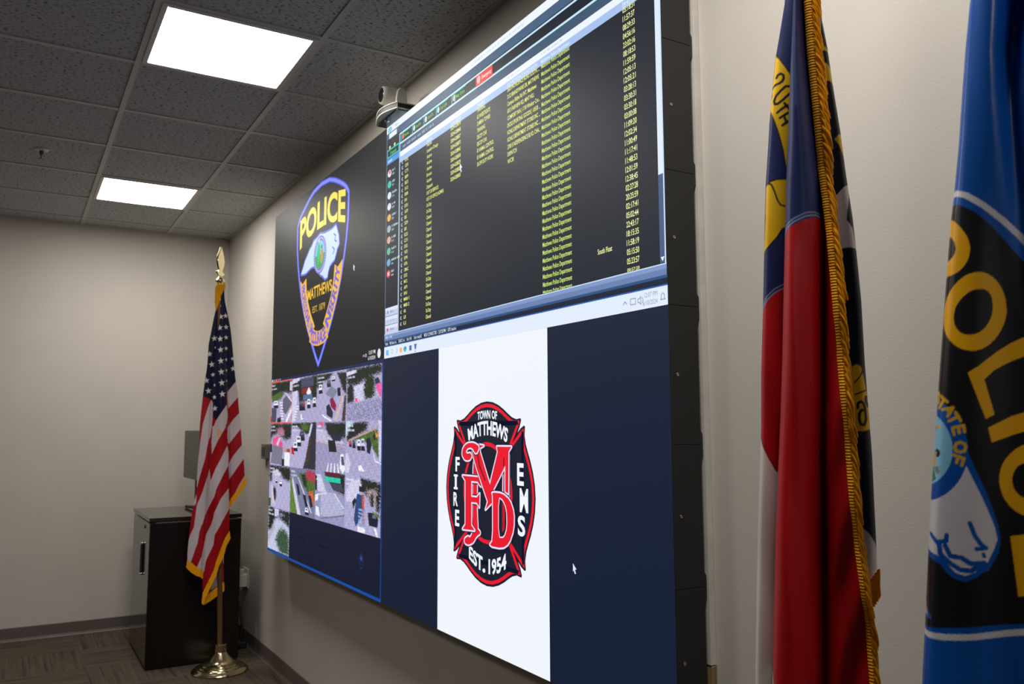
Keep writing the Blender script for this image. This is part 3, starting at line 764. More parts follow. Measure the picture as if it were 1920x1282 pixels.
scene(2, 1, (154, 150, 188), [((192, 184, 214), [(0, .14), (.6, .2), (1, .44), (0, .4)]), (TR, [(.3, .02), (1, .02), (1, .3), (.7, .38), (.4, .24)], .02), ((34, 40, 66), [(.46, .24), (.86, .26), (.84, .38), (.6, .38)]), ((200, 170, 160), [(0, .38), (1, .48), (1, .5), (0, .41)]), (PK, q4(.1, .0, .24, .1)), ((26, 28, 36), [(.42, .36), (.66, .38), (.72, .6), (.46, .6)]), (WT, [(.84, .64), (.94, .62), (1, .9), (.92, 1), (.82, .9)]), ((70, 84, 110), [(.86, .68), (.94, .68), (.98, .84), (.88, .84)])]+[(WT, [(.44+.1*k, .82), (.47+.1*k, .82), (.42+.13*k, 1), (.38+.13*k, 1)]) for k in range(5)], 7)
scene(3, 1, (170, 166, 204), [((190, 210, 228), q4(0, 0, .2, .3)), (TR, [(.1, .1), (.3, .02), (.66, .02), (.6, .16), (.3, .28), (.05, .4), (.02, .3)], .02), (GN, [(.02, .38), (.62, .18), (.9, .16), (.94, .68), (.72, .42), (.4, .34)], .01), ((190, 150, 160), [(.05, .36), (.9, .1), (.9, .14), (.1, .38)]), (LT, [(.92, 0), (1, 0), (1, .7), (.94, .7)]), ((224, 150, 60), [(.84, .2), (.92, .22), (.9, .3), (.84, .28)], .01), (DK, [(.78, .22), (.84, .24), (.86, .36), (.78, .34)], .01)]+car(.10, .36, .08, .12, (210, 60, 80))+car(.20, .36, .09, .14, (40, 50, 90))+car(.34, .34, .10, .2)+car(.45, .32, .10, .22, (210, 220, 236))+[((30, 34, 56), [(.59, .32), (.7, .3), (.74, .44), (.70, .6), (.62, .56)]), (WT, [(.74, .48), (.86, .7), (1, .74), (1, .76), (.84, .72)]), (WT, [(.38, .82), (.46, .8), (.56, .9), (.5, .92), (.44, .9), (.4, .9)]), (LT, [(.0, .62), (.06, .6), (.16, .8), (.1, .98), (0, .96)])], 8)
scene(0, 2, (178, 174, 212), [(TR, [(0, 0), (1, 0), (1, .34), (.7, .3), (.4, .16), (.16, .12), (.12, .4), (0, .4)], .03), (LT, [(.2, .14), (.4, .1), (.6, .2), (.3, .3)], .02), (TR, [(.18, .56), (.28, .5), (.36, .58), (.34, .8), (.24, .84)], .02), ((60, 90, 50), q4(0, .8, .1, 1)), ((206, 196, 214), [(.1, .5), (.18, .5), (.3, .98), (.16, .9)])]+car(.3, .3, .1, .12)+car(.5, .32, .12, .16), 9)
scene(1, 2, (120, 124, 156), [((96, 128, 48), [(0, .2), (.1, .3), (.3, 1), (0, 1)], .01), (LT, [(.1, .2), (.2, .42), (.46, 1), (.32, 1), (.16, .6), (.06, .3)]), (GN, [(.3, .1), (1, .1), (1, .7), (.7, .5), (.4, .2)], .03), ((172, 52, 76), [(.62, .02), (.98, .02), (.98, .26), (.66, .22)], .02), ((214, 96, 60), [(.74, .48), (.92, .44), (.98, .7), (.84, .68)], .02), (TR, [(.45, .15), (.6, .1), (.72, .4), (.55, .36)], .03), (LT, [(.3, .2), (.34, .2), (.9, .9), (.85, .9)])]+[((24, 30, 48), [(.24, .34), (.34, .36), (.42, .56), (.34, .6)]), ((24, 30, 48), [(.52, .54), (.64, .56), (.74, .78), (.64, .8)]), ((24, 30, 48), [(.74, .54), (.84, .54), (.92, .76), (.84, .8)])]+car(.62, .82, .14, .14), 10)
scene(2, 2, (148, 150, 190), [(TR, [(.3, 0), (1, 0), (1, .4), (.7, .34), (.5, .22)], .02), ((36, 200, 168), q4(.34, .1, .86, .19)), ((88, 30, 52), q4(.34, .0, .84, .09)), ((60, 66, 84), [(.5, .2), (.9, .2), (.95, .34), (.62, .34)]), (LT, [(.04, .12), (.2, .1), (.4, .4), (.1, .42)]), ((176, 178, 210), [(.2, .42), (.6, .4), (1, .7), (.9, .84), (.2, .9)]), (TR, q4(0, .1, .06, .4)), (WT, [(.02, .72), (.14, .74), (.18, .92), (.04, .9)]), (WT, [(0, .5), (.12, .46), (.1, .6), (0, .62)]), (RO2, [(.2, .94), (1, .76), (1, .80), (.2, .97)])]+dashes(.08, .46, .44, .38, 9, .025, .05)+dashes(.64, .4, .96, .66, 9, .07, .022), 11)
scene(3, 2, (172, 170, 210), [(TR, [(.44, .02), (1, .08), (1, .34), (.7, .4), (.5, .24)], .02), ((170, 150, 160), [(.6, .24), (.9, .2), (.98, .5), (.7, .46)], .03), (TR, [(.72, .3), (.8, .24), (.82, .5), (.74, .52)], .02), (TR, [(.86, .3), (.98, .26), (.98, .6), (.88, .56)], .02), (LT, [(.2, .1), (.42, .06), (.5, .2), (.26, .5), (.04, .5), (.02, .34)]), ((40, 68, 120), [(.36, .32), (.52, .34), (.56, .62), (.34, .92), (.28, .8), (.32, .5)]), ((200, 92, 60), [(.5, .32), (.56, .32), (.58, .84), (.52, .84)], .01), ((24, 28, 46), [(.22, .48), (.3, .4), (.34, .44), (.26, .62)]), ((26, 30, 48), [(.66, .62), (.86, .6), (.94, .7), (.92, .84), (.7, .84)]), ((96, 110, 150), q4(.78, .64, .88, .7)), ((96, 128, 60), [(.78, .58), (1, .62), (1, .68), (.8, .62)], .01), (WT, [(.82, .86), (.88, .86), (.94, 1), (.9, 1)]), (WT, [(.4, .9), (.6, .92), (.6, 1), (.38, 1)])]+dashes(.4, .58, .4, .9, 5, .2, .05, (130, 160, 210))+[(DK, q4(.42, .18, .56, .28))], 12)
scene(0, 3, (196, 200, 228), [(TR, [(0, 0), (1, 0), (1, .2), (.6, .1), (.3, .3), (.2, .5), (0, .6)], .03), (LT, q4(.3, .02, .5, .2)), ((30, 44, 40), [(.4, .2), (1, .04), (1, .4), (.84, .3), (.6, .24)], .03), ((58, 84, 62), [(.5, .5), (.7, .4), (.92, .5), (1, .6), (1, 1), (.6, 1), (.36, .74)], .04), ((176, 176, 190), [(.0, .7), (.3, .4), (.36, .46), (.02, .86)])], 13)
S.image(IX, IY, IX+4*TW, IY+4*TH, img, 2)
for c in range(4):
    for r_ in range(4):
        if r_ == 3 and c: continue
        x, y = IX+TW*c+10, IY+TH*r_+8
        S.smudge(x+6, y+8, 70+17*((c+r_) % 3), 12, (226, 230, 245), 4); S.smudge(x+6, y+30, 110, 12, (214, 220, 240), 4)
S.build(vw, 'desktop of small street camera pictures')


# ------------------------------------------------------------------ behind and above the video wall
MB().box(1.90, VX0+VW+0.006, -0.018, -0.0005, 0.915, 2.800).build('backing_board', M['board'], origin=(3.6, 0, 1.8), bevel=0.001)
tag(bpy.data.objects['backing_board'], 'beige painted mounting board showing along the right edge of the video wall', 'board')
o = MB().box(VX0+VW-0.10, VX0+VW+0.007, -0.016, -0.0005, 0.36, 0.913).build('wood_strip', M['raw_wood'], origin=(5.43, 0, 0.6), bevel=0.001)
tag(o, 'raw brown plywood strip at the lower right edge of the video wall', 'board')

# pan-tilt camera standing on the top edge of the wall
zt = VZ0+VH
t = empty('camera_on_video_wall', (3.78, -0.11, zt), 'small white pan and tilt camera standing on the top edge of the video wall', 'camera')
def dshape(x0, x1, yb, yf, bulge, n=14):
    pts = [(x1, yb), (x0, yb)]
    for i in range(n+1):
        x = x0+(x1-x0)*i/n
        pts.append((x, yf-bulge*math.sin(math.pi*i/n)))
    return pts
pl = MB().box(3.672, 3.898, -0.166, -0.015, zt+0.0005, zt+0.006)
pl.build('mounting_plate', M['dark_steel'], t, bevel=0.001)
sc1 = MB().lathe([(0.010, 0.0), (0.010, -0.004), (0.006, -0.007), (0.002, -0.007)], (3.76, -0.155, zt+0.001), 18); sc1.build('mounting_screw', M['chrome'], t, smooth=True)
def slab(name, m, ins, z0, z1, bv=0.002):
    d = dshape(3.668+ins, 3.902-ins, -0.035, -0.168+ins, 0.030)
    return MB().prism(d, lambda x, y: (x, y, z0), lambda x, y: (x, y, z1)).build(name, m, t, smooth=True, bevel=bv)
slab('base', M['cam_white'], 0.0, zt+0.0065, zt+0.0125)
slab('base_band', M['black'], 0.004, zt+0.0125, zt+0.032, 0.001)
slab('base_cap', M['cam_white'], 0.001, zt+0.032, zt+0.0375)
for sx in (-1, 1):
    xa = 3.765+sx*0.050
    arm = MB().prism([(-0.140, zt+0.0365), (-0.086, zt+0.0365), (-0.088, zt+0.09), (-0.094, zt+0.120), (-0.104, zt+0.134), (-0.122, zt+0.134), (-0.132, zt+0.120), (-0.138, zt+0.09)],
                     lambda y, z: (xa-0.008, y, z), lambda y, z: (xa+0.008, y, z))
    arm.build('yoke_arm', M['cam_white'], t, smooth=True, bevel=0.004)
RotY = Matrix.Rotation(math.pi/2, 3, 'X')     # local z -> -y
hc = (3.765, -0.112, zt+0.106)
MB().lathe([(0.010, -0.034), (0.032, -0.032), (0.039, -0.022), (0.0415, 0.0), (0.040, 0.054), (0.037, 0.070), (0.033, 0.074), (0.032, 0.070)], hc, 32, M=RotY).build('head', M['cam_white'], t, smooth=True)
MB().lathe([(0.0315, 0.066), (0.0315, 0.072), (0.028, 0.0745), (0.012, 0.073), (0.002, 0.072)], hc, 32, M=RotY).build('lens', M['lens_glass'], t, smooth=True)
o = MB().tube([(3.86, -0.035, zt+0.030), (3.88, -0.022, zt+0.055), (3.90, -0.014, zt+0.090), (3.905, -0.010, zt+0.06), (3.91, -0.012, zt+0.0065)], 0.006, 8).build('camera_cable', M['grey_metal'], origin=(3.88, -0.02, zt+0.03), smooth=True)
tag(o, 'short grey cable looped against the wall just right of the white camera', 'cable')

# control plate half hidden behind the video wall's lower left corner
t = empty('wall_control', (1.36, 0, 1.33), 'small dark grey control box on the wall just left of the street camera pictures', 'wall control')
MB().box(1.315, 1.415, -0.030, -0.0005, 1.282, 1.380).build('case', M['grey_metal'], t, bevel=0.003)
MB().box(1.330, 1.400, -0.0325, -0.030, 1.300, 1.362).build('face', M['monitor_black'], t)

# ------------------------------------------------------------------ cabinet in the corner
CXa, CXb, CYa, CYb, CZ = 0.475, 1.27, -0.694, -0.135, 0.925
t = empty('storage_cabinet', ((CXa+CXb)/2, (CYa+CYb)/2, 0), 'dark espresso wood cabinet in the corner behind the american flag', 'cabinet')
c = MB()
c.box(CXa+0.012, CXb-0.008, CYa+0.022, CYb, 0.012, CZ-0.036)
c.build('body', M['espresso'], t, bevel=0.002)
MB().box(CXb-0.008, CXb, CYa+0.004, CYb, 0.006, CZ-0.030).build('side_panel', M['espresso'], t, bevel=0.002)
MB().box(CXa+0.004, CXa+0.012, CYa+0.022, CYb, 0.006, CZ-0.030).build('side_panel', M['espresso'], t, bevel=0.002)
MB().box(CXa, CXb+0.003, CYa-0.004, CYb+0.003, CZ-0.024, CZ).build('top', M['espresso_top'], t, bevel=0.002)
MB().box(CXb-0.012, CXb+0.0012, CYa+0.035, CYb-0.02, CZ-0.0335, CZ-0.0275).build('metal_trim', M['grey_metal'], t)
MB().box(CXa+0.03, CXb-0.03, CYa+0.06, CYb-0.03, 0.0, 0.012).build('plinth', M['black'], t)
dr = MB().box(CXa+0.006, CXb-0.010, CYa+0.001, CYa+0.020, 0.020, CZ-0.034).build('door', M['espresso_top'], t, bevel=0.002)
hx = 0.985
MB().box(hx-0.022, hx+0.022, CYa-0.012, CYa+0.0005, 0.556, 0.734).build('handle', M['black'], dr, bevel=0.004)
for z in (0.548, 0.742):
    MB().box(hx-0.024, hx+0.024, CYa-0.014, CYa+0.0005, z-0.007, z+0.007).build('handle_post', M['chrome'], dr, bevel=0.003)
MB().lathe([(0.012, 0), (0.012, 0.004), (0.008, 0.006), (0.002, 0.006)], (1.05, CYa+0.001, 0.855), 16, M=RotY).build('lock', M['dark_steel'], dr, smooth=True)

# monitor standing on the cabinet
t = empty('monitor', (0.90, -0.36, CZ), 'dark grey monitor standing on the corner cabinet half hidden behind the american flag', 'monitor')
MB().box(0.62, 1.17, -0.395, -0.365, 1.140, 1.470).build('case', M['monitor_black'], t, bevel=0.003)
MB().box(0.622, 1.168, -0.3975, -0.3955, 1.144, 1.467).build('screen', M['monitor_screen'], t)
MB().box(0.875, 0.915, -0.365, -0.335, 0.955, 1.25).build('neck', M['monitor_black'], t, bevel=0.004)
ft = MB()
ft.tube([(0.895, -0.350, CZ+0.022), (0.77, -0.365, CZ+0.016), (0.645, -0.375, CZ+0.011)], 0.0105, 10)
ft.build('foot', M['black'], t, smooth=True)
ft = MB()
ft.tube([(0.895, -0.350, CZ+0.022), (0.905, -0.25, CZ+0.016), (0.915, -0.165, CZ+0.011)], 0.0105, 10)
ft.build('foot', M['black'], t, smooth=True)
ft = MB()
ft.tube([(0.895, -0.350, CZ+0.022), (1.02, -0.365, CZ+0.016), (1.14, -0.375, CZ+0.011)], 0.0105, 10)
ft.build('foot', M['black'], t, smooth=True)
MB().box(0.872, 0.918, -0.370, -0.330, CZ+0.012, CZ+0.040).build('hub', M['black'], t, bevel=0.003)

# outlet, plugs and cords beside the cabinet
t = empty('wall_outlet', (0.88, 0, 0.45), 'pale wall outlet plate low on the wall beside the dark cabinet', 'outlet')
MB().box(0.80, 0.955, -0.007, -0.0005, 0.380, 0.510).build('cover_plate', M['white_plastic'], t, bevel=0.003)
MB().box(0.835, 0.868, -0.009, -0.007, 0.41, 0.48).build('socket', M['white_plastic'], t, bevel=0.001)
MB().box(0.892, 0.925, -0.009, -0.007, 0.41, 0.48).build('socket', M['white_plastic'], t, bevel=0.001)
t = empty('power_adapter', (0.925, -0.04, 0.43), 'pale plug-in power adapter sticking out of the wall outlet', 'adapter')
MB().box(0.893, 0.955, -0.062, -0.0095, 0.392, 0.475).build('case', M['white_plastic'], t, bevel=0.004)
MB().tube([(0.925, -0.045, 0.392), (0.925, -0.046, 0.372)], [0.008, 0.006], 10).build('strain_relief', M['white_plastic'], t, smooth=True)
t = empty('plug', (0.85, -0.03, 0.45), 'slim grey plug in the left socket of the low wall outlet', 'plug')
MB().box(0.834, 0.870, -0.050, -0.0095, 0.438, 0.500).build('plug_body', M['cam_white'], t, bevel=0.006)
o = MB().tube([(0.852, -0.050, 0.46), (0.853, -0.075, 0.44), (0.88, -0.080, 0.36), (0.94, -0.050, 0.25), (0.965, -0.040, 0.13), (0.975, -0.05, 0.046)], 0.0075, 10).build('extension_cord', M['rubber'], origin=(0.88, -0.06, 0.25), smooth=True)
tag(o, 'black power cord hanging from the wall outlet down to the floor behind the cabinet', 'cord')
o = MB().box(0.89, 1.05, -0.088, -0.024, 0.002, 0.046).build('power_strip', M['rubber'], origin=(0.94, -0.056, 0.002), bevel=0.006)
tag(o, 'black power brick lying on the carpet against the baseboard beside the cabinet', 'power supply')


# ------------------------------------------------------------------ flags
class FlagPlane:
    """upright working plane of a flag: a = metres to the right of its pole, z = height, d = metres out of the plane"""
    def __init__(self, px_, py_, facing):
        self.o = Vector((px_, py_, 0)); self.n = Vector((math.cos(facing), math.sin(facing), 0)); self.lat = Vector((-self.n.y, self.n.x, 0))
    def p(self, a, z, d): return self.o+self.lat*a+self.n*d+Vector((0, 0, z))

def seg_dist(a, z, p, q):
    (xa, ya), (xb, yb) = p, q
    dx, dy = xb-xa, yb-ya
    t_ = np.clip(((a-xa)*dx+(z-ya)*dy)/max(dx*dx+dy*dy, 1e-12), 0, 1)
    return np.hypot(a-(xa+t_*dx), z-(ya+t_*dy))

def paint(a, z, base, items):
    """lays coloured cloth shapes one over the other; a, z arrays of cloth positions"""
    c = np.empty(a.shape+(3,)); c[:] = lin(base)
    for it in items:
        kind, col, pts = it[0], np.array(lin(it[1])), it[2]
        P_ = np.array(pts); w = it[3] if len(it) > 3 else 0
        m_ = (a > P_[:, 0].min()-w-.01) & (a < P_[:, 0].max()+w+.01) & (z > P_[:, 1].min()-w-.01) & (z < P_[:, 1].max()+w+.01)
        if not m_.any(): continue
        aa, zz_ = a[m_], z[m_]
        if kind == 'poly': k = inside(aa, zz_, pts)
        elif kind == 'round': k = inside(aa, zz_, rounded(pts))
        else:
            k = np.zeros(aa.shape, bool)
            for i in range(len(pts)-1): k |= seg_dist(aa, zz_, pts[i], pts[i+1]) < w/2
        cc = c[m_]; cc[k] = col; c[m_] = cc
    return c

def curve(tbl):
    t_ = sorted(tbl, key=lambda q: q[1]); A_ = np.array([q[0] for q in t_]); Z_ = np.array([q[1] for q in t_])
    def f(z):
        r_ = np.interp(z, Z_, A_)
        s0 = (A_[1]-A_[0])/(Z_[1]-Z_[0]); s1 = (A_[-1]-A_[-2])/(Z_[-1]-Z_[-2])
        return np.where(z < Z_[0], A_[0]+s0*(z-Z_[0]), np.where(z > Z_[-1], A_[-1]+s1*(z-Z_[-1]), r_))
    return f

def sheet(name, pl, parent, m, left, right, z0, z1, step_a, step_z, depth, base, items, mask=None, shrink=None, soft=True):
    nv = int((z1-z0)/step_z)+1
    zs = np.linspace(z0, z1, nv)
    L_, R_ = left(zs), right(zs)
    nu = max(6, int((R_-L_).max()/step_a)+1)
    s_ = np.linspace(0, 1, nu)
    A_ = L_[:, None]+(R_-L_)[:, None]*s_[None, :]
    Z_ = np.repeat(zs[:, None], nu, 1)
    D_ = depth(np.repeat(s_[None, :], nv, 0), A_, Z_)
    if soft:
        c = sum(paint(A_+da, Z_+dz, base, items) for da in (-step_a/4, step_a/4) for dz in (-step_z/4, step_z/4))/4
    else:
        c = paint(A_, Z_, base, items)
    X = pl.o.x+pl.lat.x*A_+pl.n.x*D_; Y = pl.o.y+pl.lat.y*A_+pl.n.y*D_
    V = np.stack([X, Y, Z_], -1).reshape(-1, 3)
    idx = np.arange(nv*nu).reshape(nv, nu)
    F = np.stack([idx[:-1, :-1], idx[:-1, 1:], idx[1:, 1:], idx[1:, :-1]], -1).reshape(-1, 4)
    if mask is not None:
        ca = (A_[:-1, :-1]+A_[1:, 1:]).ravel()/2; cz = (Z_[:-1, :-1]+Z_[1:, 1:]).ravel()/2
        F = F[inside(ca, cz, mask)]
        used = np.unique(F); remap = -np.ones(len(V), int); remap[used] = np.arange(len(used))
        V = V[used]; F = remap[F]; c = c.reshape(-1, 3)[used]
    return V, F, c.reshape(-1, 3)

def cloth(name, sheets, m, parent, thick=0.0):
    V = np.concatenate([q[0] for q in sheets]); C_ = np.concatenate([q[2] for q in sheets])
    F, n = [], 0
    for q in sheets:
        F.append(q[1]+n); n += len(q[0])
    F = np.concatenate(F)
    me = bpy.data.meshes.new(name)
    me.from_pydata([tuple(v) for v in V], [], [tuple(f) for f in F])
    at = me.color_attributes.new('Col', 'FLOAT_COLOR', 'POINT')
    at.data.foreach_set('color', np.concatenate([C_, np.ones((len(C_), 1))], 1).astype(np.float32).ravel())
    me.materials.append(m)
    me.polygons.foreach_set('use_smooth', [True]*len(me.polygons))
    o = bpy.data.objects.new(name, me); COL.objects.link(o)
    put(o, parent)
    return o

def stand(t, x, y, top, tip, r_base, lean=(0, 0)):
    """polished base, wooden pole in two joined lengths, spear finial"""
    prof = [(0.02, 0.0), (r_base, 0.0), (r_base*1.02, 0.008), (r_base*0.98, 0.018), (r_base*0.90, 0.024), (r_base*0.88, 0.030), (r_base*0.80, 0.033), (r_base*0.78, 0.040), (r_base*0.68, 0.043), (r_base*0.66, 0.051),
            (r_base*0.55, 0.055), (r_base*0.44, 0.068), (r_base*0.34, 0.086), (r_base*0.26, 0.104), (0.036, 0.112), (0.034, 0.116), (0.036, 0.120), (0.036, 0.162), (0.033, 0.164), (0.018, 0.164)]
    MB().lathe(prof, (x, y, 0.0005), 64).build('base', M['brass'], t, smooth=True)
    q = lambda z: (x+lean[0]*z, y+lean[1]*z, z)
    MB().tube([q(0.15), q(top*0.5), q(top-0.10)], 0.0155, 16).build('pole', M['oak'], t, smooth=True)
    MB().tube([q(top-0.11), q(top)], 0.0165, 16).build('ferrule', M['brass_soft'], t, smooth=True)
    f = MB()
    Z = top
    f.lathe([(0.012, 0), (0.026, 0.006), (0.030, 0.018), (0.022, 0.032), (0.012, 0.038), (0.012, 0.045)], q(Z), 24)
    sp = [(0.0, 0.045), (0.022, 0.050), (0.045, 0.062), (0.048, 0.075), (0.030, 0.072), (0.020, 0.085), (0.036, 0.115), (0.044, 0.145), (0.034, 0.180), (0.014, 0.215), (0.0, tip-top)]
    sp = sp+[(-a, z) for a, z in sp[-2:0:-1]]
    return f, q, sp

# ---------- american flag by the cabinet
FU = FlagPlane(1.51, -0.295, -0.21102)
t = empty('american_flag_on_stand', (1.51, -0.295, 0), 'american flag with stars and stripes on a brass floor stand by the cabinet', 'flag')
f, q, sp = stand(t, 1.51, -0.295, 2.405, 2.645, 0.165, (0.0, -0.0305))
th = math.radians(140)
def spf(side):
    c0 = Vector(q(2.405))
    return lambda a, z: (c0.x+a*math.cos(th)-side*math.sin(th), c0.y+a*math.sin(th)+side*math.cos(th), c0.z+z)
f.prism(sp, spf(-0.006), spf(0.006))
f.build('finial', M['brass'], t, smooth=True, bevel=0.002)
us_left = [(-0.0682,2.4285),(-0.0805,2.3556),(-0.0899,2.242),(-0.1008,2.1835),(-0.1141,2.098),(-0.1273,2.0128),(-0.1309,1.8946),(-0.1339,1.8576),(-0.1431,1.7816),(-0.1518,1.6899),(-0.1573,1.6067),(-0.1637,1.5039),(-0.1619,1.3883),(-0.1693,1.2636),(-0.1703,1.1036),(-0.1859,1.0131),(-0.1965,0.9165),(-0.2034,0.8363),(-0.2098,0.7193),(-0.2141,0.6193),(-0.2112,0.3972)]
us_right = [(-0.0457,2.4297),(-0.0436,2.3574),(-0.0384,2.2923),(-0.0168,2.2005),(0.0019,2.1121),(0.0146,2.0169),(0.0229,1.9421),(0.0298,1.881),(0.0409,1.7964),(0.0571,1.712),(0.0643,1.6277),(0.0818,1.4814),(0.0903,1.3859),(0.104,1.2955),(0.1144,1.2087),(0.129,1.1419),(0.1514,0.3716)]
us_mask = [(-0.0666,2.4286),(-0.0805,2.3556),(-0.0899,2.242),(-0.1008,2.1835),(-0.1141,2.098),(-0.1273,2.0128),(-0.1309,1.8946),(-0.1339,1.8576),(-0.1431,1.7816),(-0.1518,1.6899),(-0.1573,1.6067),(-0.1637,1.5039),(-0.1619,1.3883),(-0.1693,1.2636),(-0.1703,1.1036),(-0.1859,1.0131),(-0.1965,0.9165),(-0.2034,0.8363),(-0.2092,0.7192),(-0.2095,0.6637),(-0.1856,0.6304),(-0.1508,0.5965),(-0.1179,0.5818),(-0.116,0.505),(-0.1064,0.5012),(-0.0848,0.5478),(-0.0558,0.6103),(-0.0365,0.6898),(-0.0136,0.7598),(0.0037,0.8077),(0.0307,0.8522),(0.0281,0.9963),(0.0256,1.0292),(0.0559,1.0743),(0.092,1.1494),(0.1134,1.1854),(0.104,1.2955),(0.0903,1.3859),(0.0818,1.4814),(0.0643,1.6277),(0.0571,1.712),(0.0409,1.7964),(0.0298,1.881),(0.0229,1.9421),(0.0146,2.0169),(0.0019,2.1121),(-0.0168,2.2005),(-0.0384,2.2923),(-0.0436,2.3574),(-0.0457,2.4297)]
cre1 = curve([(-0.0597,2.3051),(-0.0739,2.0313),(-0.0836,1.8282),(-0.0883,1.6704),(-0.0907,1.5436),(-0.0934,1.4274),(-0.0883,1.2622),(-0.0947,1.0656),(-0.1,0.8383),(-0.1156,0.5497)])
cre2 = curve([(-0.0437,2.3058),(-0.026,2.0327),(-0.0168,1.8293),(-0.0074,1.671),(0.0011,1.5436),(0.0106,1.3268),(0.023,1.0621),(0.0313,0.8326),(0.0407,0.5079)])
def us_depth(s_, a, z):
    c1, c2 = cre1(z), cre2(z)
    open_ = np.clip((2.36-z)/0.5, 0.15, 1)
    d = 0.010*np.sin((a-c1)/0.075*2.2)
    d = d+np.where(a < c1, -0.030*np.clip((c1-a)/0.02, 0, 1), 0)+np.where(a > c2, -0.034*np.clip((a-c2)/0.015, 0, 1), 0)
    mid = np.clip((a-c1)/np.maximum(c2-c1, 0.01), 0, 1)
    d = d+np.where((a >= c1) & (a <= c2), 0.022*np.sin(np.pi*mid), 0)
    d = d+0.006*np.sin(z*9+a*30)
    return 0.03+d*open_
NAVY, UR, UW = (17, 23, 58), (168, 8, 20), (208, 194, 198)
us_items = [('poly', NAVY, [(-0.3506,2.5024),(0.0875,2.5282),(0.1056,1.8615),(0.0413,1.7799),(-0.0088,1.7161),(-0.0083,1.6322),(-0.0687,1.534),(-0.0872,1.561),(-0.0906,1.6442),(-0.0943,1.663),(-0.1281,1.6773),(-0.1519,1.6875),(-0.2846,1.7091)])]
for P_ in ([(-0.1021,1.6629),(-0.0898,1.6443),(-0.0885,1.5652),(-0.0908,1.5112),(-0.0999,1.4243),(-0.1506,1.4247),(-0.1463,1.5113),(-0.1359,1.5527),(-0.1185,1.6191)],
           [(-0.1478,1.4962),(-0.0897,1.496),(-0.1154,1.373),(-0.1249,1.2991),(-0.1552,1.1799),(-0.1683,1.1161),(-0.1739,1.1529),(-0.1664,1.2859),(-0.1579,1.4012)],
           [(-0.1692,1.075),(-0.1889,1.0163),(-0.1821,1.007),(-0.1695,1.0203)],
           [(-0.0686,1.5319),(-0.0071,1.6322),(0.0008,1.5653),(-0.003,1.5193),(-0.0252,1.4653),(-0.0437,1.4239),(-0.0869,1.4242),(-0.0831,1.4904)],
           [(-0.0871,1.496),(-0.0071,1.4958),(-0.0484,1.4189),(-0.0773,1.3493),(-0.0865,1.3216),(-0.0912,1.4006)],
           [(0.0026,1.3764),(0.0126,1.3389),(0.0121,1.2504),(-0.0152,1.1953),(-0.0524,1.113),(-0.0641,1.0628),(-0.0929,1.0041),(-0.1171,0.941),(-0.1286,0.8914),(-0.1762,0.8933),(-0.1649,1.011),(-0.1389,1.0787),(-0.1074,1.1881),(-0.0979,1.234),(-0.0924,1.1969),(-0.089,1.16),(-0.0627,1.2333),(-0.0315,1.2976)],
           [(-0.1657,0.9158),(-0.1093,0.9706),(-0.1289,0.9007),(-0.1446,0.8514),(-0.1531,0.7794),(-0.1687,0.7306),(-0.19,0.6598),(-0.2159,0.6657),(-0.2072,0.791),(-0.1978,0.8311),(-0.1798,0.871),(-0.1686,0.925)],
           [(0.0192,1.1111),(0.0252,0.9817),(-0.0217,0.8962),(-0.0687,0.8981),(-0.057,0.9754),(-0.0242,1.0524)],
           [(-0.0612,0.9689),(0.0093,0.9664),(-0.0195,0.8964),(-0.0548,0.8294),(-0.0595,0.7705),(-0.1001,0.6774),(-0.1109,0.6059),(-0.1546,0.6264),(-0.1267,0.6969),(-0.105,0.8316),(-0.0764,0.8941),(-0.0647,0.9393)],
           [(0.0452,1.7841),(0.0659,1.6915),(0.0004,1.6071),(-0.0067,1.7119),(0.0049,1.7267)],
           [(0.0729,1.5842),(0.0835,1.4898),(0.0335,1.4233),(0.0025,1.4235),(0.0018,1.4901),(0.0342,1.5402)],
           [(0.0036,1.4957),(0.0812,1.4955),(0.0816,1.4814),(0.0126,1.3847),(0.0055,1.3997)],
           [(0.0921,1.3801),(0.1113,1.3025),(0.0212,1.1644),(0.0131,1.2597),(0.0436,1.3152)]):
    us_items.append(('poly', UW, P_))
us_items.append(('poly', (226, 176, 130), [(-0.0591,1.4773),(-0.0268,1.4678),(-0.0463,1.4235),(-0.0614,1.4376)]))
stars = [(-0.0625,2.2579,2.5),(-0.0585,2.1896,5.5),(-0.0308,2.1972,5),(-0.0622,2.1191,5.6),(-0.0255,2.1249,5),(-0.0943,2.0524,5.8),(-0.0584,2.0471,6),(-0.0235,2.0587,4.6),(-0.0871,1.9936,2.6),(-0.0541,1.9776,6),(-0.0215,1.9886,4),(-0.1191,1.9522,5.4),(-0.0504,1.9065,6.2),(-0.0188,1.9173,3.6),(0.0188,1.9267,4),(-0.1044,1.8868,6.2),(0.0238,1.8639,5.4),(-0.0458,1.8373,6.4),(-0.0155,1.8497,3.2),(-0.0961,1.8213,4.6),(-0.1329,1.7854,5.8),(-0.0405,1.7682,6.4),(-0.0122,1.7821,2.6),(-0.0836,1.7542,3.4),(-0.1198,1.7203,6.2),(-0.0353,1.6977,6.4),(-0.0822,1.6788,4.6),(-0.0769,1.6086,5.6)]
for a, z, r_ in stars:
    R_ = r_*0.00352
    wx = 0.55 if r_ < 4 else 0.9
    us_items.append(('poly', (236, 230, 226), [(a+R_*(1 if k % 2 == 0 else 0.40)*wx*math.cos(math.pi/2+k*math.pi/5+0.12), z+R_*(1 if k % 2 == 0 else 0.40)*math.sin(math.pi/2+k*math.pi/5+0.12)) for k in range(10)]))
lf, rf = curve(us_left), curve(us_right)
S1 = sheet('flag', FU, t, M['nylon'], lf, rf, 0.42, 2.37, 0.0022, 0.0026, us_depth, UR, us_items, us_mask)
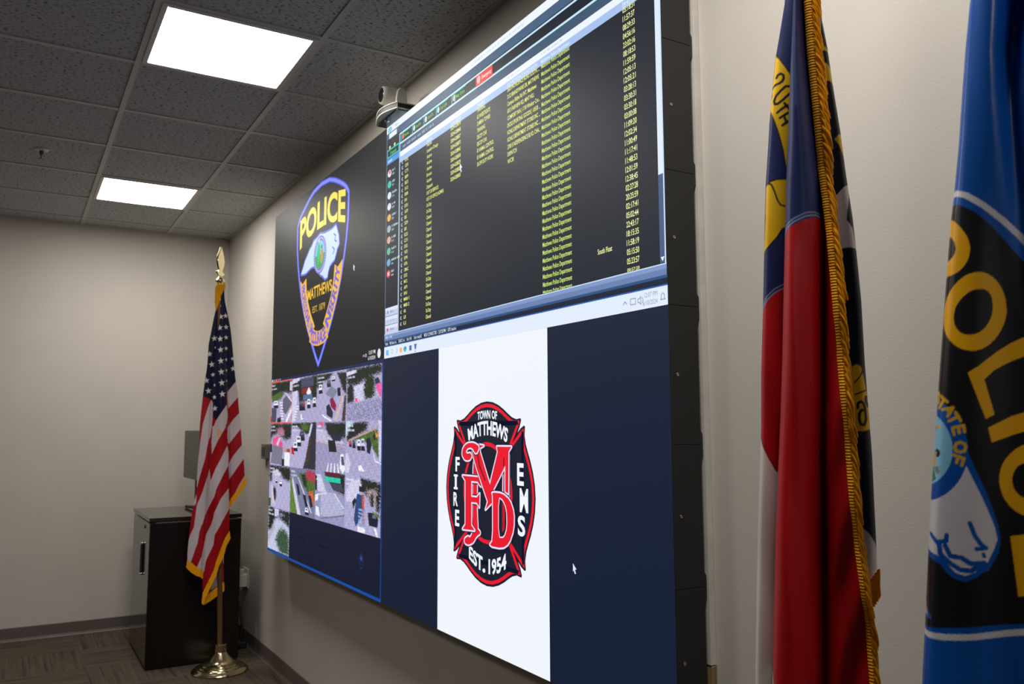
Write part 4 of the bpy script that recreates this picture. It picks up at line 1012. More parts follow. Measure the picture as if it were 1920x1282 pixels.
back_mask = [(-0.0448,0.8473),(-0,0.7672),(0.0071,0.5268),(-0.0727,0.4706),(-0.0946,0.472),(-0.0592,0.5967)]
bl, br = curve([(-0.0818,1.0294),(-0.1,0.4135)]), curve([(-0.0044,1.0269),(0.0139,0.4057)])
S2 = sheet('flag', FU, t, M['nylon'], bl, br, 0.40, 0.95, 0.0025, 0.003, lambda s_, a, z: -0.012+0.006*np.sin(s_*4), UR,
           [('poly', UW, [(-0.0368,0.584),(-0.0079,0.5277),(-0.0668,0.4883),(-0.0653,0.5109)]), ('poly', UW, [(-0.011,0.6761),(0.0029,0.6982),(0.0047,0.6387)])], back_mask)
# the folded back of the flag, wrapped round the pole
wl = lambda z: lf(z)+0.006; wr = lambda z: rf(z)-0.006
us_back = [(-0.0668,2.4232),(-0.0894,2.2075),(-0.1269,1.9665),(-0.1428,1.7627),(-0.1532,1.4941),(-0.1583,1.2615),(-0.1696,1.0313),(-0.1819,0.836),(-0.1827,0.6742),(-0.1135,0.6381),(0.0106,0.8935),(0.0067,1.0258),(0.0732,1.157),(0.0888,1.2908),(0.0628,1.5272),(0.0377,1.731),(0.0114,1.97),(-0.0275,2.1927),(-0.0473,2.4243)]
S3 = sheet('flag', FU, t, M['nylon'], wl, wr, 0.60, 2.36, 0.004, 0.005, lambda s_, a, z: -0.026-0.022*np.sin(np.pi*s_)*np.clip((2.4-z)/0.5, 0.3, 1), UR,
           [('poly', NAVY, [(-0.444,2.8422),(0.2052,2.894),(0.2338,1.7504),(-0.0078,1.6287),(-0.0761,1.561),(-0.1691,1.6951),(-0.403,1.7096)])], us_back)
cl = cloth('flag', [S1, S2, S3], M['nylon'], t)
fr = []
for P_, dd in (([(0.1169,1.1777),(0.1283,1.1411),(0.0906,1.0761),(0.0453,1.0081),(0.0228,0.9877),(0.0225,1.0282),(0.0722,1.0938)], -0.002),
               ([(-0.2097,0.6771),(-0.1813,0.6599),(-0.1503,0.6313),(-0.1144,0.6135),(-0.1151,0.5673),(-0.153,0.5812),(-0.1837,0.6009),(-0.2147,0.6349)], 0.002),
               ([(0.0324,0.853),(0.0391,0.8048),(0.0162,0.7603),(0.0007,0.6931),(-0.0239,0.6401),(-0.0374,0.5823),(-0.0719,0.5082),(-0.096,0.4517),(-0.1042,0.4131),(-0.1165,0.421),(-0.1138,0.4841),(-0.0909,0.5362),(-0.0545,0.6148),(-0.039,0.6771),(-0.011,0.7617),(0.0052,0.8063)], 0.046),
               ([(-0.0834,0.4709),(0.0095,0.5374),(0.0116,0.4805),(-0.0198,0.459),(-0.0626,0.4303),(-0.1009,0.4059),(-0.1057,0.4206)], -0.004),
               ([(-0.0721,2.4184),(-0.0868,2.3983),(-0.0988,2.372),(-0.0992,2.282),(-0.091,2.2204),(-0.0802,2.2486),(-0.0642,2.3136),(-0.0479,2.3595),(-0.0391,2.362),(-0.0361,2.3837),(-0.0408,2.4072),(-0.0528,2.4173),(-0.0522,2.398),(-0.0707,2.397)], 0.036)):
    A_ = [q_[0] for q_ in P_]; Z_ = [q_[1] for q_ in P_]
    lo, hi = min(A_), max(A_)
    fr.append(sheet('fringe', FU, t, M['gold'], (lambda z, lo=lo: np.full(z.shape, lo)), (lambda z, hi=hi: np.full(z.shape, hi)), min(Z_), max(Z_), 0.003, 0.003,
                    (lambda s_, a, z, dd=dd: (us_depth(s_, a, z)-0.03)*(1 if dd in (-0.002, 0.002) else 0.3)+0.004+(0.03 if dd in (-0.002, 0.002) else dd)+0.0016*np.sin(a*900+z*500)), (200, 130, 20), [], P_))
for q_ in fr: cloth('fringe', [q_], M['gold'], cl)

# ---------- state flag right of the video wall
FN = FlagPlane(6.1468, -0.40, -0.89669)
t = empty('state_flag_on_stand', (6.1468, -0.40, 0), 'gold fringed red and navy state flag hanging right of the video wall', 'flag')
f, q, sp = stand(t, 6.1468, -0.40, 2.46, 2.70, 0.135)
th = math.radians(40)
def spf(side):
    c0 = Vector(q(2.46))
    return lambda a, z: (c0.x+a*math.cos(th)-side*math.sin(th), c0.y+a*math.sin(th)+side*math.cos(th), c0.z+z)
f.prism(sp, spf(-0.006), spf(0.006)); f.build('finial', M['brass'], t, smooth=True, bevel=0.002)
NB, NR, NW, NG = (27, 40, 92), (176, 8, 18), (216, 206, 202), (240, 188, 16)
ZB = 0.80
# front fold: from the first crease to the fringed edge
c1t = [(-0.0101,2.3758),(-0.0154,2.2776),(-0.0242,2.146),(-0.0331,2.0338),(-0.0404,1.94),(-0.0466,1.8555),(-0.0508,1.7801),(-0.057,1.6725),(-0.0612,1.5988),(-0.068,1.4937),(-0.0739,1.4137),(-0.081,1.3187),(-0.0881,1.2017),(-0.0931,1.1003),(-0.1027,0.862)]
fet = [(-0.0053,2.3745),(-0.0066,2.2756),(-0.0053,2.1424),(-0.0039,2.055),(0.0006,1.9685),(0.0046,1.875),(0.0092,1.8161),(0.012,1.7746),(0.0143,1.717),(0.0177,1.6359),(0.0212,1.5401),(0.0249,1.4538),(0.0274,1.3765),(0.0321,1.3004),(0.0369,1.248),(0.0418,1.1961),(0.0437,1.1139),(0.0528,0.8876)]
c2 = curve([(-0.009,2.2761),(-0.0092,2.1431),(-0.007,2.0556),(-0.0025,1.969),(0.0027,1.8836),(0.0071,1.7832),(0.0026,1.669),(-0.0034,1.5566),(-0.0081,1.438),(-0.0112,1.3215),(-0.0151,1.2069),(-0.019,1.1077),(-0.0283,0.8743)])
L1, R1 = curve(c1t), curve(fet)
def bc_depth(s_, a, z):
    v = c2(z)
    gath = np.clip((2.36-z)/0.4, 0.25, 1)
    u = np.clip((a-L1(z))/np.maximum(v-L1(z), 0.004), 0, 2)
    d = 0.036*np.sin(np.pi*np.clip(u, 0, 1)**0.62)**0.85-0.034*np.exp(-u/0.05)
    d = d-0.026*np.exp(-((a-v)/0.007)**2)
    d = d+np.where(a > v, 0.016*np.sin(np.pi*np.clip((a-v)/np.maximum(R1(z)-v, 0.01), 0, 1)*0.7), 0)
    d = d+0.003*np.sin(z*14+a*55)+0.0016*np.sin(a*190+z*6)+np.where(a > v, 0.004*np.sin(z*40-a*120)*np.clip((a-v)/0.02, 0, 1), 0)
    return 0.04+d*gath
bc = [('poly', NR, [(-0.0749,1.7671),(-0.0504,1.7717),(-0.0274,1.783),(0.0076,1.7956),(0.0191,1.7986),(0.1213,1.7889),(0.141,0.8342),(-0.1533,0.78)]),
      ('stroke', (128, 138, 172), [(-0.0511,1.7726),(-0.0351,1.7837),(-0.0178,1.7913),(0.0077,1.7981)], 0.0024), ('stroke', (128, 138, 172), [(-0.0509,1.7785),(-0.0349,1.7887),(-0.0176,1.7963),(0.0078,1.8022)], 0.0020),
      ('poly', NW, [(-0.104,1.1351),(-0.091,1.1157),(-0.089,1.0871),(-0.0964,0.7905),(-0.1382,0.7828)]), ('stroke', (150, 30, 40), [(-0.0935,1.1322),(-0.0884,1.1061),(-0.0853,1.0648)], 0.003)]
N1 = sheet('flag', FN, t, M['nylon'], L1, R1, ZB, 2.36, 0.0012, 0.0014, bc_depth, NB, bc)
# left fold
lt = [(-0.0121,2.4032),(-0.0224,2.3032),(-0.0388,2.1688),(-0.0568,2.0812),(-0.0704,1.9756),(-0.0794,1.8792),(-0.0854,1.7748),(-0.0921,1.6461),(-0.0974,1.5615),(-0.1002,1.4777),(-0.104,1.4114),(-0.1104,1.3129),(-0.1146,1.2318),(-0.1218,1.0864),(-0.1321,0.8393)]
L2 = curve(lt); c1b = curve([(-0.0104,2.4028),(-0.0158,2.3016),(-0.0249,2.1661),(-0.034,2.0505),(-0.0416,1.9539),(-0.048,1.8669),(-0.0524,1.7892),(-0.0587,1.6783),(-0.063,1.6025),(-0.07,1.4941),(-0.0761,1.4118),(-0.0834,1.314),(-0.0907,1.1934),(-0.0959,1.089),(-0.1058,0.8436)])
R2 = lambda z: c1b(z)+0.022
def a_depth(s_, a, z):
    d = 0.008*np.sin(np.pi*s_)-0.034*np.exp(-s_/0.045)-0.012*s_
    return d*np.clip((2.36-z)/0.4, 0.25, 1)+0.002*np.sin(z*25+a*80)
ai = [('poly', NR, [(-0.131,1.6377),(-0.0916,1.6614),(-0.0805,1.6796),(-0.0581,1.6953),(-0.0313,1.7106),(-0.0661,0.776),(-0.1579,0.7591)]),
      ('stroke', (128, 138, 172), [(-0.0924,1.6615),(-0.0821,1.678),(-0.0704,1.6884),(-0.0565,1.6952)], 0.0022), ('stroke', (128, 138, 172), [(-0.0922,1.6683),(-0.0819,1.684),(-0.0702,1.6944),(-0.0563,1.7012)], 0.0018),
      ('poly', NW, [(-0.1193,1.4862),(-0.0998,1.4653),(-0.0948,1.4462),(-0.0874,1.4297),(-0.0777,1.4118),(-0.0696,1.3955),(-0.0849,0.7725),(-0.1579,0.7591)]),
      ('stroke', (140, 18, 30), [(-0.1005,1.4678),(-0.0948,1.4462),(-0.0874,1.4297),(-0.0769,1.4101)], 0.003)]
BKc = (22, 20, 24)
GR1 = [(-0.0553,2.0792),(-0.0463,2.0637),(-0.0342,2.0427),(-0.0353,1.9869),(-0.0446,1.8925),(-0.0466,1.8918),(-0.049,1.917),(-0.0546,1.9446),(-0.0606,1.9652),(-0.0678,1.9879),(-0.0659,2.0057),(-0.0605,2.0395)]
ai += [('poly', NG, GR1), ('stroke', BKc, [(-0.0552,2.0803),(-0.0454,2.0636),(-0.0337,2.0435)], 0.0022), ('stroke', BKc, [(-0.0672,1.9869),(-0.0606,1.9661),(-0.0546,1.9446),(-0.0493,1.9189),(-0.0463,1.8918)], 0.0022)]
wst = 0.0042
ai += [('stroke', BKc, [(-0.055,2.0387),(-0.0529,2.0429),(-0.0486,2.0449),(-0.0445,2.0425),(-0.0439,2.0369),(-0.0466,2.031),(-0.0517,2.0281),(-0.0568,2.0271),(-0.0615,2.0247)], wst),
       ('stroke', BKc, [(-0.0361,2.0227),(-0.0411,2.0229),(-0.0471,2.0175),(-0.0566,2.008),(-0.0602,2.0004),(-0.0587,1.9947),(-0.0546,1.9941),(-0.046,2.0001),(-0.0366,2.0096)], wst),
       ('stroke', BKc, [(-0.0557,1.9798),(-0.0482,1.9851),(-0.0401,1.9908)], wst), ('stroke', BKc, [(-0.0443,1.9943),(-0.0406,1.9887),(-0.0364,1.9831)], wst),
       ('stroke', BKc, [(-0.0521,1.9703),(-0.0385,1.9783)], wst), ('stroke', BKc, [(-0.0484,1.9578),(-0.0382,1.9648)], wst), ('stroke', BKc, [(-0.0454,1.9721),(-0.0421,1.9618)], wst),
       ('stroke', BKc, [(-0.0648,2.0092),(-0.0636,2.0145)], 0.003)]
GR2 = [(-0.0777,1.8641),(-0.0698,1.8684),(-0.0602,1.871),(-0.0431,1.8703),(-0.0467,1.8231),(-0.0512,1.7912),(-0.0545,1.7894),(-0.0635,1.7761),(-0.0753,1.7649),(-0.0875,1.7533),(-0.0833,1.7818),(-0.0805,1.8101),(-0.0796,1.8366),(-0.0783,1.857)]
ai += [('poly', NG, GR2), ('stroke', BKc, [(-0.0773,1.8647),(-0.0698,1.8688),(-0.0602,1.8714),(-0.0431,1.8707)], 0.0025), ('stroke', BKc, [(-0.0738,1.8657),(-0.069,1.8638),(-0.0647,1.8524),(-0.0604,1.8367),(-0.056,1.8291),(-0.0475,1.8262)], 0.0028),
       ('stroke', BKc, [(-0.0512,1.7912),(-0.0545,1.7898),(-0.0625,1.777),(-0.0744,1.7648),(-0.0872,1.7533)], 0.0025)]
N2 = sheet('flag', FN, t, M['nylon'], L2, R2, ZB, 2.36, 0.0012, 0.0014, a_depth, NB, ai)
# back fold seen to the right of the fringe
rt = [(-0.0006,2.4305),(0.0072,2.3233),(0.0176,2.1804),(0.0183,2.1571),(0.0247,2.11),(0.0309,2.0407),(0.039,1.9631),(0.0447,1.887),(0.0518,1.8118),(0.0549,1.7553),(0.0586,1.678),(0.0596,1.5767),(0.0621,1.4935),(0.0637,1.4278),(0.0635,1.3548),(0.0636,1.2905),(0.0629,1.257),(0.0452,0.8482)]
R3 = curve(rt); l3 = curve([(-0.0108,2.4331),(-0.0163,2.3287),(-0.0316,2.1898),(-0.0502,2.0996),(-0.0625,1.9905),(-0.071,1.8911),(-0.0798,1.7838),(-0.0876,1.6513),(-0.0951,1.4777),(-0.1041,1.3079),(-0.1168,1.0745),(-0.1284,0.8197)])
def d_depth(s_, a, z):
    return -0.045-0.020*np.sin(np.pi*s_)*np.clip((2.36-z)/0.4, 0.25, 1)-0.025*np.exp(-(1-s_)/0.03)+0.002*np.sin(z*17+a*60)
di = [('poly', NG, [(0.014,2.1062),(0.0197,2.103),(0.0262,2.0976),(0.0236,2.0957),(0.017,2.096),(0.0119,2.0936)]),
      ('poly', NG, [(0.0146,2.0792),(0.0227,2.0732),(0.0298,2.0647),(0.033,2.0394),(0.0257,2.0436),(0.0183,2.0448),(0.0116,2.0454)]),
      ('poly', NG, [(0.04,1.9565),(0.0292,1.9439),(0.0358,1.9336),(0.0431,1.9138),(0.0455,1.9126)]),
      ('poly', NW, [(0.0486,1.8711),(0.046,1.8682),(0.0249,1.8469),(0.0214,1.8401),(0.0197,1.7595),(0.0303,1.7613),(0.0344,1.7628),(0.0551,1.762),(0.0502,1.7948),(0.046,1.8014),(0.0419,1.8071),(0.0428,1.8185),(0.0454,1.8342),(0.0474,1.8499)]),
      ('poly', NG, [(0.0405,1.5725),(0.0453,1.5749),(0.0506,1.5743),(0.0537,1.5699),(0.0541,1.5642),(0.0566,1.5612),(0.0602,1.5361),(0.0614,1.519),(0.0626,1.4737),(0.0514,1.47),(0.0369,1.4709),(0.0357,1.5366)]),
      ('stroke', BKc, [(0.0551,1.572),(0.0548,1.5649),(0.0526,1.5592),(0.0483,1.5528),(0.0421,1.5465)], 0.0020), ('stroke', BKc, [(0.0554,1.5634),(0.0598,1.5368)], 0.0012),
      ('stroke', BKc, [(0.0426,1.5279),(0.05,1.5306),(0.0614,1.5354)], 0.0025), ('stroke', BKc, [(0.0587,1.5248),(0.0577,1.5191),(0.0609,1.5091)], 0.0040),
      ('stroke', BKc, [(0.045,1.5064),(0.046,1.5136),(0.0508,1.517),(0.0546,1.5134),(0.0567,1.502),(0.0567,1.4879),(0.0538,1.4801),(0.0492,1.4808),(0.0469,1.4879),(0.0473,1.4979),(0.0508,1.5035),(0.056,1.502)], 0.0042),
      ('poly', NW, [(0.0426,1.3237),(0.0535,1.313),(0.0614,1.2982),(0.0654,1.2823),(0.0661,1.2583),(0.0542,1.2427),(0.0467,1.2452),(0.0372,1.2447)])]
d_mask = [(-0.0177,2.3386),(0.0093,2.3323),(0.0225,2.1795),(0.032,2.1087),(0.0373,2.0397),(0.0422,1.9626),(0.0518,1.8861),(0.0565,1.8113),(0.0619,1.7547),(0.0633,1.6777),(0.065,1.5765),(0.0674,1.4935),(0.069,1.4279),(0.0688,1.3549),(0.0689,1.2908),(0.0645,1.2603),(0.0533,1.2438),(0.0413,1.2447),(0.0285,1.2648),(-0.0035,1.2308),(-0.053,1.1628),(-0.1024,1.1181),(-0.1186,1.1167),(-0.1054,1.3923),(-0.0752,1.9189),(-0.0401,2.1915)]
N3 = sheet('flag', FN, t, M['nylon'], l3, R3, 1.02, 2.34, 0.0012, 0.0014, d_depth, (13, 15, 36), di, d_mask)  # navy base darker than the other folds: shade put into the colour
cl = cloth('flag', [N1, N2, N3], M['nylon'], t)
# gold fringe: sewn braid along the edge, twisted strands hanging from it
zb = np.linspace(2.35, ZB, 760)
ea = R1(zb)
def edge_d(z, a): return bc_depth(np.ones(1), np.array([a]), np.array([z]))[0]
bw = 0.0125
def fringe_w(z): return float(np.interp(z, [1.0, 1.3, 1.7, 2.1], [0.42, 0.55, 0.72, 0.95]))
br_ = MB(); vv, ff = [], []
for i in range(0, len(zb), 2):
    z, a = float(zb[i]), float(ea[i])
    dd = float(edge_d(z, a))
    fw_ = fringe_w(z)
    for k, (oa, od) in enumerate(((-0.003, 0.0015), (0.000, 0.0045), (0.005*fw_, 0.0055), (bw*fw_, 0.0035))):
        vv.append(FN.p(a+oa, z, dd+od))
n_ = len(vv)//4
for i in range(n_-1):
    for k in range(3): ff.append((4*i+k, 4*i+k+1, 4*i+k+5, 4*i+k+4))
br_.add(vv, ff)
fb = br_.build('fringe_braid', M['gold_braid'], cl, smooth=True)
st_ = MB()
rg = random.Random(5)
for layer in range(2):
    for i in range(len(zb)):
        z, a = float(zb[i]), float(ea[i])
        zz_ = z+rg.uniform(-0.001, 0.001)
        dd = float(edge_d(z, a))+0.004+(0.0028 if layer else 0.0002)
        ci = int(z*95+layer*0.5)
        cr_ = random.Random(ci*2+layer)
        clump, cdir = cr_.random(), cr_.uniform(-0.16, 0.16)
        ln = rg.uniform(0.025, 0.031)*(0.8+0.45*clump)
        ax = 0.44+cdir+rg.uniform(-0.05, 0.05)
        fw_ = fringe_w(z)
        ax *= fw_
        p0 = (a+(0.009+(0.002 if layer == 0 else 0.0))*fw_+rg.uniform(-0.001, 0.001), zz_, dd-0.002+0.003*cr_.random())
        pts = []
        for k in range(5):
            s_ = k/4
            pts.append(FN.p(p0[0]+ln*s_*ax*(1.25-0.45*s_), p0[1]-ln*s_*(0.80+0.2*s_), p0[2]+0.002*math.sin(s_*3.0+i)-0.006*s_*s_))
        st_.tube(pts, [0.0011, 0.0013, 0.0012, 0.0013, 0.0010], 4, cap=False)
st_.build('fringe_strands', M['gold'], cl, smooth=True)
tb = MB()
for i in range(46):
    s_ = i/45
    a = np.interp(s_, [0, 0.5, 1], [q_[0] for q_ in [(0.0458,1.2489),(0.0532,1.2462),(0.0644,1.2626)]])
    z = np.interp(s_, [0, 0.5, 1], [q_[1] for q_ in [(0.0458,1.2489),(0.0532,1.2462),(0.0644,1.2626)]])
    ln = 0.038+rg.uniform(-0.004, 0.004)
    tb.tube([FN.p(a+0.0006*math.sin(k*1.4+i)+0.004*k/4*(1-s_), z-ln*k/4, -0.040+0.001*math.sin(i*1.7)) for k in range(5)], 0.0013, 4, cap=False)
tb.build('corner_fringe', M['gold'], cl, smooth=True)

# ---------- police flag at the right edge of the picture
FP = FlagPlane(6.45, -0.40, -1.0944)
t = empty('police_flag_on_stand', (6.45, -0.40, 0), 'blue satin police flag with gold letters right of the fringed state flag', 'flag')
f, q, sp = stand(t, 6.45, -0.40, 2.46, 2.70, 0.135)
def spf(side):
    c0 = Vector(q(2.46))
    return lambda a, z: (c0.x+a*math.cos(th)-side*math.sin(th), c0.y+a*math.sin(th)+side*math.cos(th), c0.z+z)
f.prism(sp, spf(-0.006), spf(0.006)); f.build('finial', M['brass'], t, smooth=True, bevel=0.002)
pl_ = [(0.006,2.1852),(-0.0177,2.1149),(-0.042,2.0155),(-0.0497,1.9609),(-0.0561,1.9062),(-0.0638,1.8381),(-0.0724,1.7774),(-0.0777,1.7438),(-0.0859,1.6765),(-0.0947,1.5962),(-0.1023,1.5297),(-0.1098,1.4635),(-0.1181,1.3912),(-0.124,1.3323),(-0.1305,1.2609),(-0.1395,1.1632),(-0.1557,0.9624)]
pr_ = [(0.0505,2.1681),(0.0595,2.0885),(0.0667,1.9844),(0.0758,1.8762),(0.0835,1.7526),(0.0854,1.5845),(0.0832,1.3989),(0.0772,1.196),(0.0685,1.0183)]
PL, PR = curve(pl_), curve(pr_)
r1 = curve([(0.0074,2.1063),(-0.0085,2.0059),(-0.0125,1.9237),(-0.0149,1.8287),(-0.0152,1.7217),(-0.016,1.5397),(-0.0231,1.1808)])
v1 = curve([(0.0269,2.0996),(0.0139,1.9995),(-0.0001,1.9413),(-0.0035,1.8806),(-0.0014,1.7993),(0.0065,1.6024),(0.003,1.1847)])
r2_ = curve([(0.0461,2.0931),(0.0347,1.9935),(0.0196,1.9228),(0.0112,1.8639),(0.0139,1.7768),(0.0251,1.601),(0.0234,1.1878)])
def po_depth(s_, a, z):
    k = np.clip((z-1.62)/0.45, 0.12, 1)
    d = 0.010*np.exp(-((a-r1(z))/0.012)**2)-0.022*np.exp(-((a-v1(z))/0.012)**2)+0.016*np.exp(-((a-r2_(z))/0.016)**2)
    d = d*k-0.036*np.exp(-s_/0.02)+0.012*np.sin(s_*9+0.4)*np.clip(s_*3, 0, 1)
    d = d+0.0020*np.sin(a*130+z*9)*k+0.0035*np.sin(z*11+a*24)
    return 0.04+d
PB, PK_, PG, PWt = (0, 78, 164), (22, 22, 26), (226, 164, 12), (206, 202, 208)
pi_ = [('poly', PK_, [(-0.1248,1.7561),(-0.0769,1.7588),(-0.0641,1.7528),(-0.0472,1.7402),(-0.031,1.7212),(-0.0154,1.6986),(-0.0001,1.6759),(0.0244,1.6328),(0.0556,1.5493),(0.0711,1.4759),(0.0684,1.3571),(0.0572,1.256),(-0.0247,1.2459),(-0.1332,1.23),(-0.1562,1.2259)]),
       ('stroke', PWt, [(-0.0809,1.7746),(-0.0692,1.77),(-0.0565,1.7632),(-0.0382,1.7476),(-0.0193,1.7282),(-0.0026,1.7082),(0.0213,1.6716),(0.0449,1.6247)], 0.0072),
       ('stroke', PWt, [(-0.1504,1.2209),(-0.1336,1.2223),(-0.109,1.2228),(-0.0803,1.2263),(-0.0524,1.231),(-0.0198,1.238),(0.0567,1.2479)], 0.0074),
       ('round', PG, [(-0.0845,1.7497),(-0.08,1.7441),(-0.0724,1.7345),(-0.0645,1.7236),(-0.0578,1.7106),(-0.0554,1.697),(-0.0582,1.6829),(-0.065,1.6728),(-0.0738,1.6665),(-0.0824,1.6649),(-0.0918,1.669)]),
       ('round', PK_, [(-0.0804,1.7201),(-0.0766,1.7154),(-0.0728,1.7064),(-0.0715,1.6977),(-0.0747,1.6896),(-0.0803,1.6854),(-0.0855,1.6874),(-0.0866,1.7081)]),
       ('round', PG, [(-0.0917,1.6088),(-0.0896,1.628),(-0.0836,1.642),(-0.0744,1.6544),(-0.0635,1.663),(-0.0508,1.6663),(-0.0416,1.6649),(-0.0328,1.6587),(-0.0254,1.6462),(-0.0218,1.6318),(-0.0215,1.6154),(-0.0249,1.6017),(-0.0316,1.5882),(-0.0414,1.5759),(-0.0519,1.5695),(-0.0632,1.5689),(-0.0744,1.573),(-0.0835,1.5819),(-0.0893,1.593)]),
       ('round', PK_, [(-0.0788,1.6115),(-0.076,1.6245),(-0.068,1.6358),(-0.0582,1.6433),(-0.0478,1.6452),(-0.0407,1.6434),(-0.0361,1.6354),(-0.0354,1.6212),(-0.0386,1.6074),(-0.0453,1.5961),(-0.0539,1.5896),(-0.0643,1.5883),(-0.0724,1.5919),(-0.0776,1.6006)]),
       ('poly', PG, [(-0.0663,1.5424),(-0.055,1.5497),(-0.0422,1.5608),(-0.0316,1.5696),(-0.0192,1.5777),(-0.0053,1.5842),(0.0125,1.5888),(0.0112,1.5661),(-0.0067,1.5609),(-0.0185,1.5562),(-0.0287,1.5509),(-0.0391,1.5444),(-0.0493,1.5336),(-0.041,1.4913),(-0.0503,1.4859)]),
       ('poly', PG, [(-0.0485,1.4753),(-0.0365,1.4821),(-0.0242,1.4889),(-0.0105,1.4937),(0.0072,1.4975),(0.0059,1.4751),(-0.0118,1.4707),(-0.0255,1.4661),(-0.0356,1.4616),(-0.0458,1.4577)]),
       ('round', PG, [(0.0098,1.4576),(-0.0052,1.4575),(-0.0127,1.4553),(-0.0208,1.4508),(-0.0289,1.4429),(-0.0362,1.4328),(-0.0403,1.4194),(-0.0406,1.4061),(-0.0375,1.3929),(-0.0322,1.3832),(-0.025,1.3759),(-0.0175,1.3719),(-0.0064,1.3714),(0.0086,1.3754),(0.01,1.3991),(-0.0015,1.3921),(-0.0128,1.3908),(-0.022,1.3957),(-0.0263,1.4032),(-0.0277,1.4131),(-0.0252,1.4231),(-0.02,1.4309),(-0.0103,1.4346),(0.0085,1.4358)]),
       ('poly', PG, [(-0.0329,1.347),(0.0037,1.3541),(0.007,1.2859),(-0.0287,1.2771)])]
cxs, czs = [(-0.1345,1.4515)][0]
edge_out = [(-0.0706,1.452)][0][0]-cxs
edge_in = [(-0.0874,1.4518)][0][0]-cxs
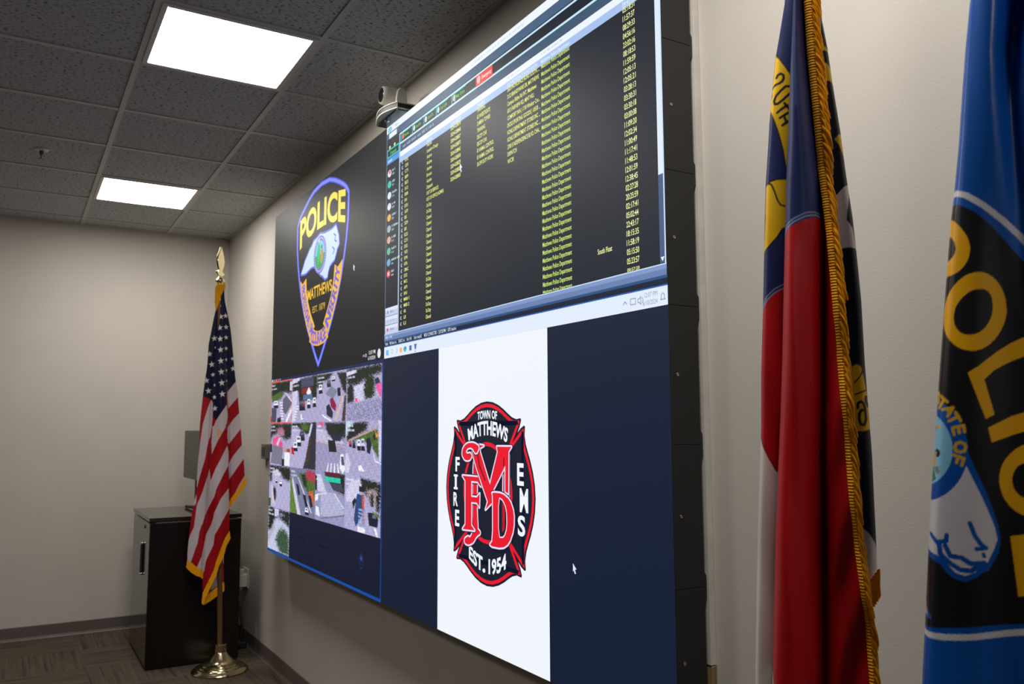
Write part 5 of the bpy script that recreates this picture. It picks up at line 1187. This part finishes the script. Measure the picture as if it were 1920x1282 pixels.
pi_ += [('poly', PB, [(-0.0719,1.4503),(-0.0694,1.4401),(-0.0633,1.4233),(-0.0547,1.3989),(-0.0482,1.3747),(-0.0443,1.3573),(-0.043,1.342),(-0.046,1.3265),(-0.0535,1.3128),(-0.0574,1.3054),(-0.0638,1.3031),(-0.0701,1.2971),(-0.0823,1.2912),(-0.0942,1.2939),(-0.1021,1.2999),(-0.1088,1.3094),(-0.1179,1.3139),(-0.1302,1.3189),(-0.1332,1.3868)]),
        ('poly', PWt, [(-0.0745,1.4317),(-0.0678,1.4142),(-0.0608,1.3964),(-0.054,1.3767),(-0.0487,1.3593),(-0.0461,1.3429),(-0.0506,1.3305),(-0.055,1.3214),(-0.059,1.3123),(-0.0614,1.3183),(-0.0672,1.3139),(-0.0751,1.3141),(-0.0675,1.3077),(-0.0718,1.3025),(-0.0819,1.2985),(-0.0919,1.3008),(-0.0996,1.3091),(-0.1073,1.3184),(-0.1175,1.3217),(-0.1298,1.3272),(-0.1309,1.3915)]),
        ('poly', PB, [(cxs+edge_out*math.cos(k*math.pi/30), czs+edge_out*1.08*math.sin(k*math.pi/30)) for k in range(60)]),
        ('poly', (134, 190, 222), [(cxs+edge_in*math.cos(k*math.pi/30), czs+edge_in*1.08*math.sin(k*math.pi/30)) for k in range(60)]),
        ('stroke', PB, [(-0.0736,1.3612),(-0.0694,1.347),(-0.064,1.3373),(-0.0587,1.3322),(-0.0683,1.331)], 0.0052),
        ('stroke', PB, [(-0.1184,1.3439),(-0.1116,1.3357),(-0.1005,1.3382),(-0.0997,1.3455)], 0.0052), ('stroke', PB, [(-0.1089,1.3354),(-0.1081,1.3219),(-0.0974,1.3115),(-0.0866,1.3052),(-0.0756,1.3044),(-0.0674,1.3106),(-0.0613,1.3144),(-0.0752,1.3132),(-0.0848,1.3196),(-0.0969,1.3205),(-0.102,1.3325)], 0.0060),
        ('stroke', PB, [(-0.0617,1.3253),(-0.0608,1.3221)], 0.004),
        ('poly', (24, 130, 66), [(-0.123,1.4045),(-0.1156,1.4235),(-0.1122,1.4283),(-0.1087,1.4125),(-0.1153,1.4076)]),
        ('poly', (226, 166, 20), [(-0.1166,1.4471),(-0.1114,1.4448),(-0.1084,1.4354),(-0.109,1.4284),(-0.1144,1.4268),(-0.1186,1.4282)]),
        ('poly', (190, 150, 140), [(-0.1114,1.4448),(-0.108,1.4472),(-0.1067,1.4413),(-0.1101,1.4383)]), ('poly', (34, 28, 30), [(-0.1089,1.4472),(-0.1058,1.4498),(-0.1025,1.4478),(-0.1018,1.4437),(-0.1039,1.4396),(-0.1074,1.4394),(-0.106,1.4449)]),
        ('poly', (120, 130, 132), [(-0.1106,1.4271),(-0.1052,1.4284),(-0.1034,1.4214),(-0.1068,1.4178),(-0.1093,1.4213)]),
        ('poly', (226, 166, 20), [(-0.1062,1.4785),(-0.1042,1.4803),(-0.0996,1.4767),(-0.1029,1.4741),(-0.105,1.4755)]), ('stroke', (60, 60, 66), [(-0.106,1.4761),(-0.1101,1.4708)], 0.0018),
        ('poly', (150, 100, 110), [(-0.1097,1.4999),(-0.106,1.4993),(-0.1054,1.4945),(-0.1075,1.4898),(-0.1112,1.491)]),
        ('poly', PB, [(-0.1351,1.2607),(-0.129,1.258),(-0.1219,1.2419),(-0.1404,1.2385)]), ('poly', PG, [(-0.1372,1.2605),(-0.1318,1.26),(-0.1271,1.2449),(-0.1402,1.2426)])]
GT = (206, 160, 30); sw = 0.0036
Q = lambda pts: pi_.append(('stroke', GT, pts, sw))
for L_ in ([(-0.1001,1.5158),(-0.101,1.5194),(-0.1039,1.5189),(-0.1046,1.5147),(-0.1011,1.5111),(-0.1016,1.5069),(-0.1051,1.5058),(-0.1065,1.5094)], [(-0.1006,1.5004),(-0.0936,1.5109)], [(-0.0972,1.514),(-0.0903,1.5073)],
           [(-0.0967,1.498),(-0.0844,1.5001),(-0.0911,1.4894)], [(-0.0911,1.4985),(-0.0887,1.4937)], [(-0.0898,1.4837),(-0.0787,1.4895)], [(-0.0819,1.4942),(-0.0769,1.4842)],
           [(-0.0733,1.4708),(-0.0739,1.4783),(-0.0863,1.4755),(-0.0849,1.4673)], [(-0.08,1.4766),(-0.079,1.4696)],
           [(-0.0851,1.4521),(-0.0828,1.4568),(-0.0786,1.458),(-0.074,1.4557),(-0.073,1.4522),(-0.0745,1.4475),(-0.0792,1.4461),(-0.0838,1.4474),(-0.0851,1.4521)], [(-0.0872,1.4428),(-0.0758,1.4383),(-0.0785,1.4301)], [(-0.0816,1.4399),(-0.084,1.4333)]): Q(L_)
P1 = sheet('flag', FP, t, M['satin'], PL, PR, 0.82, 2.36, 0.0012, 0.0014, po_depth, PB, pi_)
P2 = sheet('flag', FP, t, M['satin'], lambda z: PL(z)+0.002, lambda z: PR(z)-0.004, 0.84, 2.35, 0.006, 0.008, lambda s_, a, z: -0.004-0.03*np.sin(np.pi*s_), PB, [])
cloth('flag', [P1, P2], M['satin'], t)
